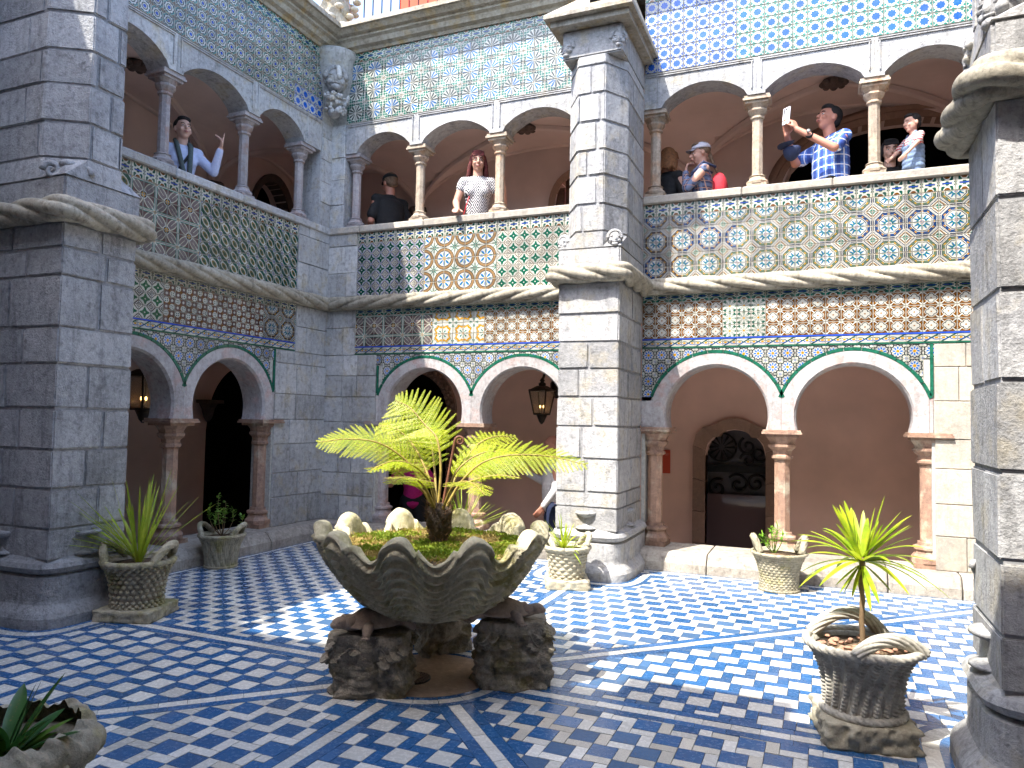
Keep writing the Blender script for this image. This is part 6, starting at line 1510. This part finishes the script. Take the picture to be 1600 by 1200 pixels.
def cap_hat(mat, brim=True, mat2=None):
    def f(t, hx, Sh):
        mb = MB(); b0 = len(mb.v); rs = []
        for k in range(10):
            a = PI/2*k/9; rs.append([tuple(hx(.096*math.cos(a)*math.cos(b)*1.0, .018+.112*math.cos(a)*math.sin(b), .050+.085*math.sin(a))) for b in [2*PI*i/26 for i in range(26)]])
        mb.rings(rs, True, True, 0, True); mb.build('cap', mat, t); mb = MB(); P = []
        for k in range(5):
            u = k/4; P.append([tuple(hx((.085-.03*u*0)*math.sin(b)*(1-.12*u), -.085*math.cos(b)*1.0-.075*u*math.cos(b)-.0, .052-.020*u+.012*math.cos(b*2)*u)) for b in [-.95+1.9*i/12 for i in range(13)]])
        mb.grid(P, 0, True); mb.grid([[(x, y, z-.004) for x, y, z in r] for r in P], 0, True); mb.build('cap_brim', mat2 or mat, t)
    return f
ZU, ZL = 2.892, -.52
# pointing girl behind the left parapet
def girl_x(t, hx, Sh):
    mb = MB(); mb.tube([Sh(1)+Vector((-.05, -.02, .05)), Vector((.02, -.15, 1.25)), Vector((-.12, -.14, 1.0))], .014, 8); mb.build('bag_strap', DARKC, t)
    mb = MB()
    for q in (-1, 1): mb.tube([Vector((q*.062, .0, 1.47)), Vector((q*.07, -.10, 1.40)), Vector((q*.055, -.155, 1.28)), Vector((q*.03+.02, -.165, 1.1)), Vector((q*.035+.03, -.16, .93))], .026, 8)
    mb.build('scarf', cloth('grey_green_scarf', (.07, .09, .085)), t)
person('girl in a pale blue jacket pointing upwards from the shaded left balcony', (-.46, -1.96, ZU), math.radians(62), 1.0, SKIN3, PALEC, JEANS, 'bun', HB,
       ((-.26, -.02, 1.12), (-.20, -.20, .99)), ((.30, -.14, 1.17), (.33, -.24, 1.40)), None, ((.15, -.1, 1), (-1, 0, .1), .9, True), (.05, -.12), 'long', True, .02, extra=girl_x)
# man in black, turned away
person('man in a black t-shirt and cap turned away in the balcony corner', (.50, .62, ZU), math.radians(-118), 1.07, SKIN2, DARKC, cloth('blue_jeans', (.08, .13, .25)), 'short', HBN,
       ((-.27, .02, 1.10), (-.24, -.10, .88)), ((.25, -.02, 1.08), (.16, -.22, .95)), None, None, (.0, .12), 'short', False, .0, extra=cap_hat(DARKC), build=1.12)
def lady_x(t, hx, Sh):
    mb = MB(); mb.tube([Vector((-.05, -.06, 1.43)), Vector((-.05, -.16, 1.3)), Vector((-.11, -.16, 1.1)), Vector((-.15, -.19, .94))], .006, 6); mb.tube([Vector((.06, -.02, 1.44)), Vector((.0, -.14, 1.38)), Vector((-.05, -.16, 1.3))], .006, 6); mb.build('red_lanyard', plain('red_strap', (.6, .02, .04), .5), t)
person('red haired woman with glasses and black and white top leaning on the parapet', (1.90, .42, ZU), math.radians(22), 1.08, SKIN, geom_print('black_white_print'), DARKC, 'long', HR,
       ((-.24, -.10, 1.12), (-.20, -.32, .97)), ((.30, -.06, 1.12), (.30, -.22, 1.28)), ((-.1, -1, -.15), (0, 0, -1), .3), ((0, -.1, 1), (-1, -.2, 0), .5), (.10, .05), 'cap', True, .08, True, extra=lady_x)
person('visitor in black with copper hair half hidden behind the column beside the central buttress', (4.20, .62, ZU), math.radians(150), .99, SKIN, DARKC, DARKC, 'long', HO,
       ((-.26, .0, 1.1), (-.24, -.1, .88)), ((.26, 0, 1.1), (.22, -.15, .9)), None, None, (.2, .2), 'long', True)
def pack_x(t, hx, Sh):
    cap_hat(cloth('white_cap', (.62, .60, .66), .05), mat2=cloth('grey_brim', (.3, .3, .35)))(t, hx, Sh)
    mb = MB(); mb.ball((0, .19, 1.17), (.14, .10, .20), 18, 12); mb.ball((0, .27, 1.08), (.11, .06, .11), 14, 8); remesh(mb, 'backpack', cloth('red_backpack', (.45, .02, .035)), .012, t)
    for q in (-1, 1): mb = MB(); mb.tube([(q*.10, .14, 1.40), (q*.11, .0, 1.46), (q*.12, -.13, 1.33), (q*.13, -.11, 1.1), (q*.12, .10, 1.0)], .017, 8); mb.build('pack_strap', NAVY, t)
person('visitor in a white cap and dark plaid shirt with a red backpack, hand on chin', (4.60, .48, ZU), math.radians(-72), .97, SKIN, plaid('dark_plaid', (.03, .04, .09), (.12, .16, .26), (.35, .2, .15), 13), JEANS, 'pony', HBN,
       ((-.24, -.06, 1.15), (-.10, -.26, 1.02)), ((.20, -.20, 1.13), (.06, -.19, 1.36)), None, ((-.3, .2, 1), (0, 1, 0), 1.0), (.1, .1), 'long', True, extra=pack_x)
def phone_x(t, hx, Sh):
    mb = MB(); mb.box(-.038, .038, -.004, .004, -.08, .08); o = mb.build('phone_shell', plain('white_phone', (.75, .75, .80), .25), None); o.name = 'mobile_phone'
    tag(o, 'white mobile phone held up by the man in the blue plaid shirt', 'phone')
    o.matrix_world = t_matrix(t) @ Matrix.Translation((.03, -.50, 1.545)) @ Matrix.Rotation(.25, 4, 'Z') @ Matrix.Rotation(-.12, 4, 'X')
    for k in range(3): m2 = MB(); m2.lathe([(.008, 0), (.008, .003)], 10); q = m2.build('camera_lens', EYED, o, (-.022, -.0042 , .065-.02*k), (PI/2, 0, 0))
    m2 = MB(); m2.lathe([(.008, 0), (.008, .003)], 10); m2.build('camera_lens', EYED, o, (.0, -.0042, .06), (PI/2, 0, 0))
    mb = MB(); mb.lathe([(.033, -.008), (.036, 0), (.033, .008)], 16); mb.build('wrist_watch', IRON, t, (.17, -.36, 1.33), (1.2, .2, .6)); mb = MB(); mb.lathe([(.018, 0), (.018, .012)], 14); mb.build('watch_face', plain('steel', (.5, .5, .48), .3, .8), t, (.19, -.385, 1.355), (1.2, .2, .6))
    mb = MB(); rs = []
    for k in range(8): a = PI/2*k/7; rs.append([(.095*math.cos(a)*math.cos(b), .07*math.cos(a)*math.sin(b), -.115*math.sin(a)) for b in [2*PI*i/22 for i in range(22)]])
    mb.rings(rs, True, True, 0, True); mb.grid([[(x*(1+.5*u), -.05-.08*u*(1-(x/.09)**2), .01+.02*u) for x in [-.085+.017*i for i in range(11)]] for u in (0, .5, 1)], 0, True); o2 = mb.build('navy_cap', NAVY, None); tag(o2, 'navy blue cap hanging from the hand of the man with the phone', 'cap'); o2.matrix_world = t_matrix(t) @ Matrix.Translation((-.03, -.40, 1.27))
    mb = MB(); mb.box(-.16, .16, -.135, .13, .955, .985); mb.build('belt', DARKC, t)
def t_matrix(t): return Matrix.Translation(t.location) @ Matrix.Rotation(t.rotation_euler.z, 4, 'Z') @ Matrix.Scale(t.scale[0], 4)
person('man in a blue plaid shirt holding up a phone with both hands', (5.90, .45, ZU), math.radians(-52), 1.09, SKIN2, plaid('blue_plaid', (.10, .22, .60), (.03, .07, .30), (.75, .78, .85), 11), DARKC, 'short', HB,
       ((-.20, -.24, 1.20), (-.05, -.44, 1.40)), ((.27, -.18, 1.20), (.10, -.44, 1.40)), ((.25, -.25, 1), (.5, -.3, 0), .6), ((-.35, -.25, 1), (-.7, -.2, 0), .6), (.0, -.28), 'short', False, .0, extra=phone_x, build=1.15)
person('dark haired woman in black holding a toddler, behind the last column of the upper balcony', (6.46, .70, ZU-.16), math.radians(8), .98, SKIN3, DARKC, DARKC, 'long', HB,
       ((-.24, -.06, 1.14), (.02, -.28, 1.12)), ((.26, -.10, 1.14), (.16, -.30, 1.06)), None, None, (-.05, .05), 'long', True)
def kid_x(t, hx, Sh):
    mb = MB()
    for k in range(5): z = .86+.08*k; mb.ball((0, 0, z), (.205, .165, .09), 18, 10)
    for q in (-1, 1): cap(mb, (q*.09, -.13, 1.20), (q*.10, -.02, 1.44), .03, .03)
    remesh(mb, 'dungarees', cloth('denim_blue', (.16, .23, .36)), .014, t)
person('toddler in a red striped shirt and blue denim dungarees held at the upper balcony', (6.64, .36, 3.50), math.radians(-62), .58, SKIN3, stripes('red_white_stripes', (.65, .62, .6), (.50, .06, .08), 22), cloth('denim', (.14, .2, .34)), 'short', HB,
       ((-.24, -.12, 1.20), (-.16, -.32, 1.04)), ((.26, -.10, 1.20), (.22, -.26, 1.02)), None, None, (.1, .05), 'short', False, extra=kid_x, build=1.1, hs=1.28)
person('visitor in a magenta top standing in the dark doorway behind the fern', (.74, 1.0, ZL), math.radians(30), .98, SKIN, cloth('magenta_cloth', (.50, .01, .16)), DARKC, 'short', HB,
       ((-.30, -.10, 1.12), (-.38, -.28, 1.14)), ((.28, -.10, 1.12), (.16, -.30, 1.16)), None, None, (.1, .1), 'short', True)
person('bald man in a white shirt standing in the lower gallery left of the central buttress', (2.72, 1.05, ZL), math.radians(-60), 1.05, SKIN2, WHITEC, NAVY, 'bald', HG,
       ((-.28, -.06, 1.14), (-.22, -.30, 1.26)), ((.28, -.02, 1.10), (.24, -.16, .90)), None, None, (.1, .1), 'long', False)
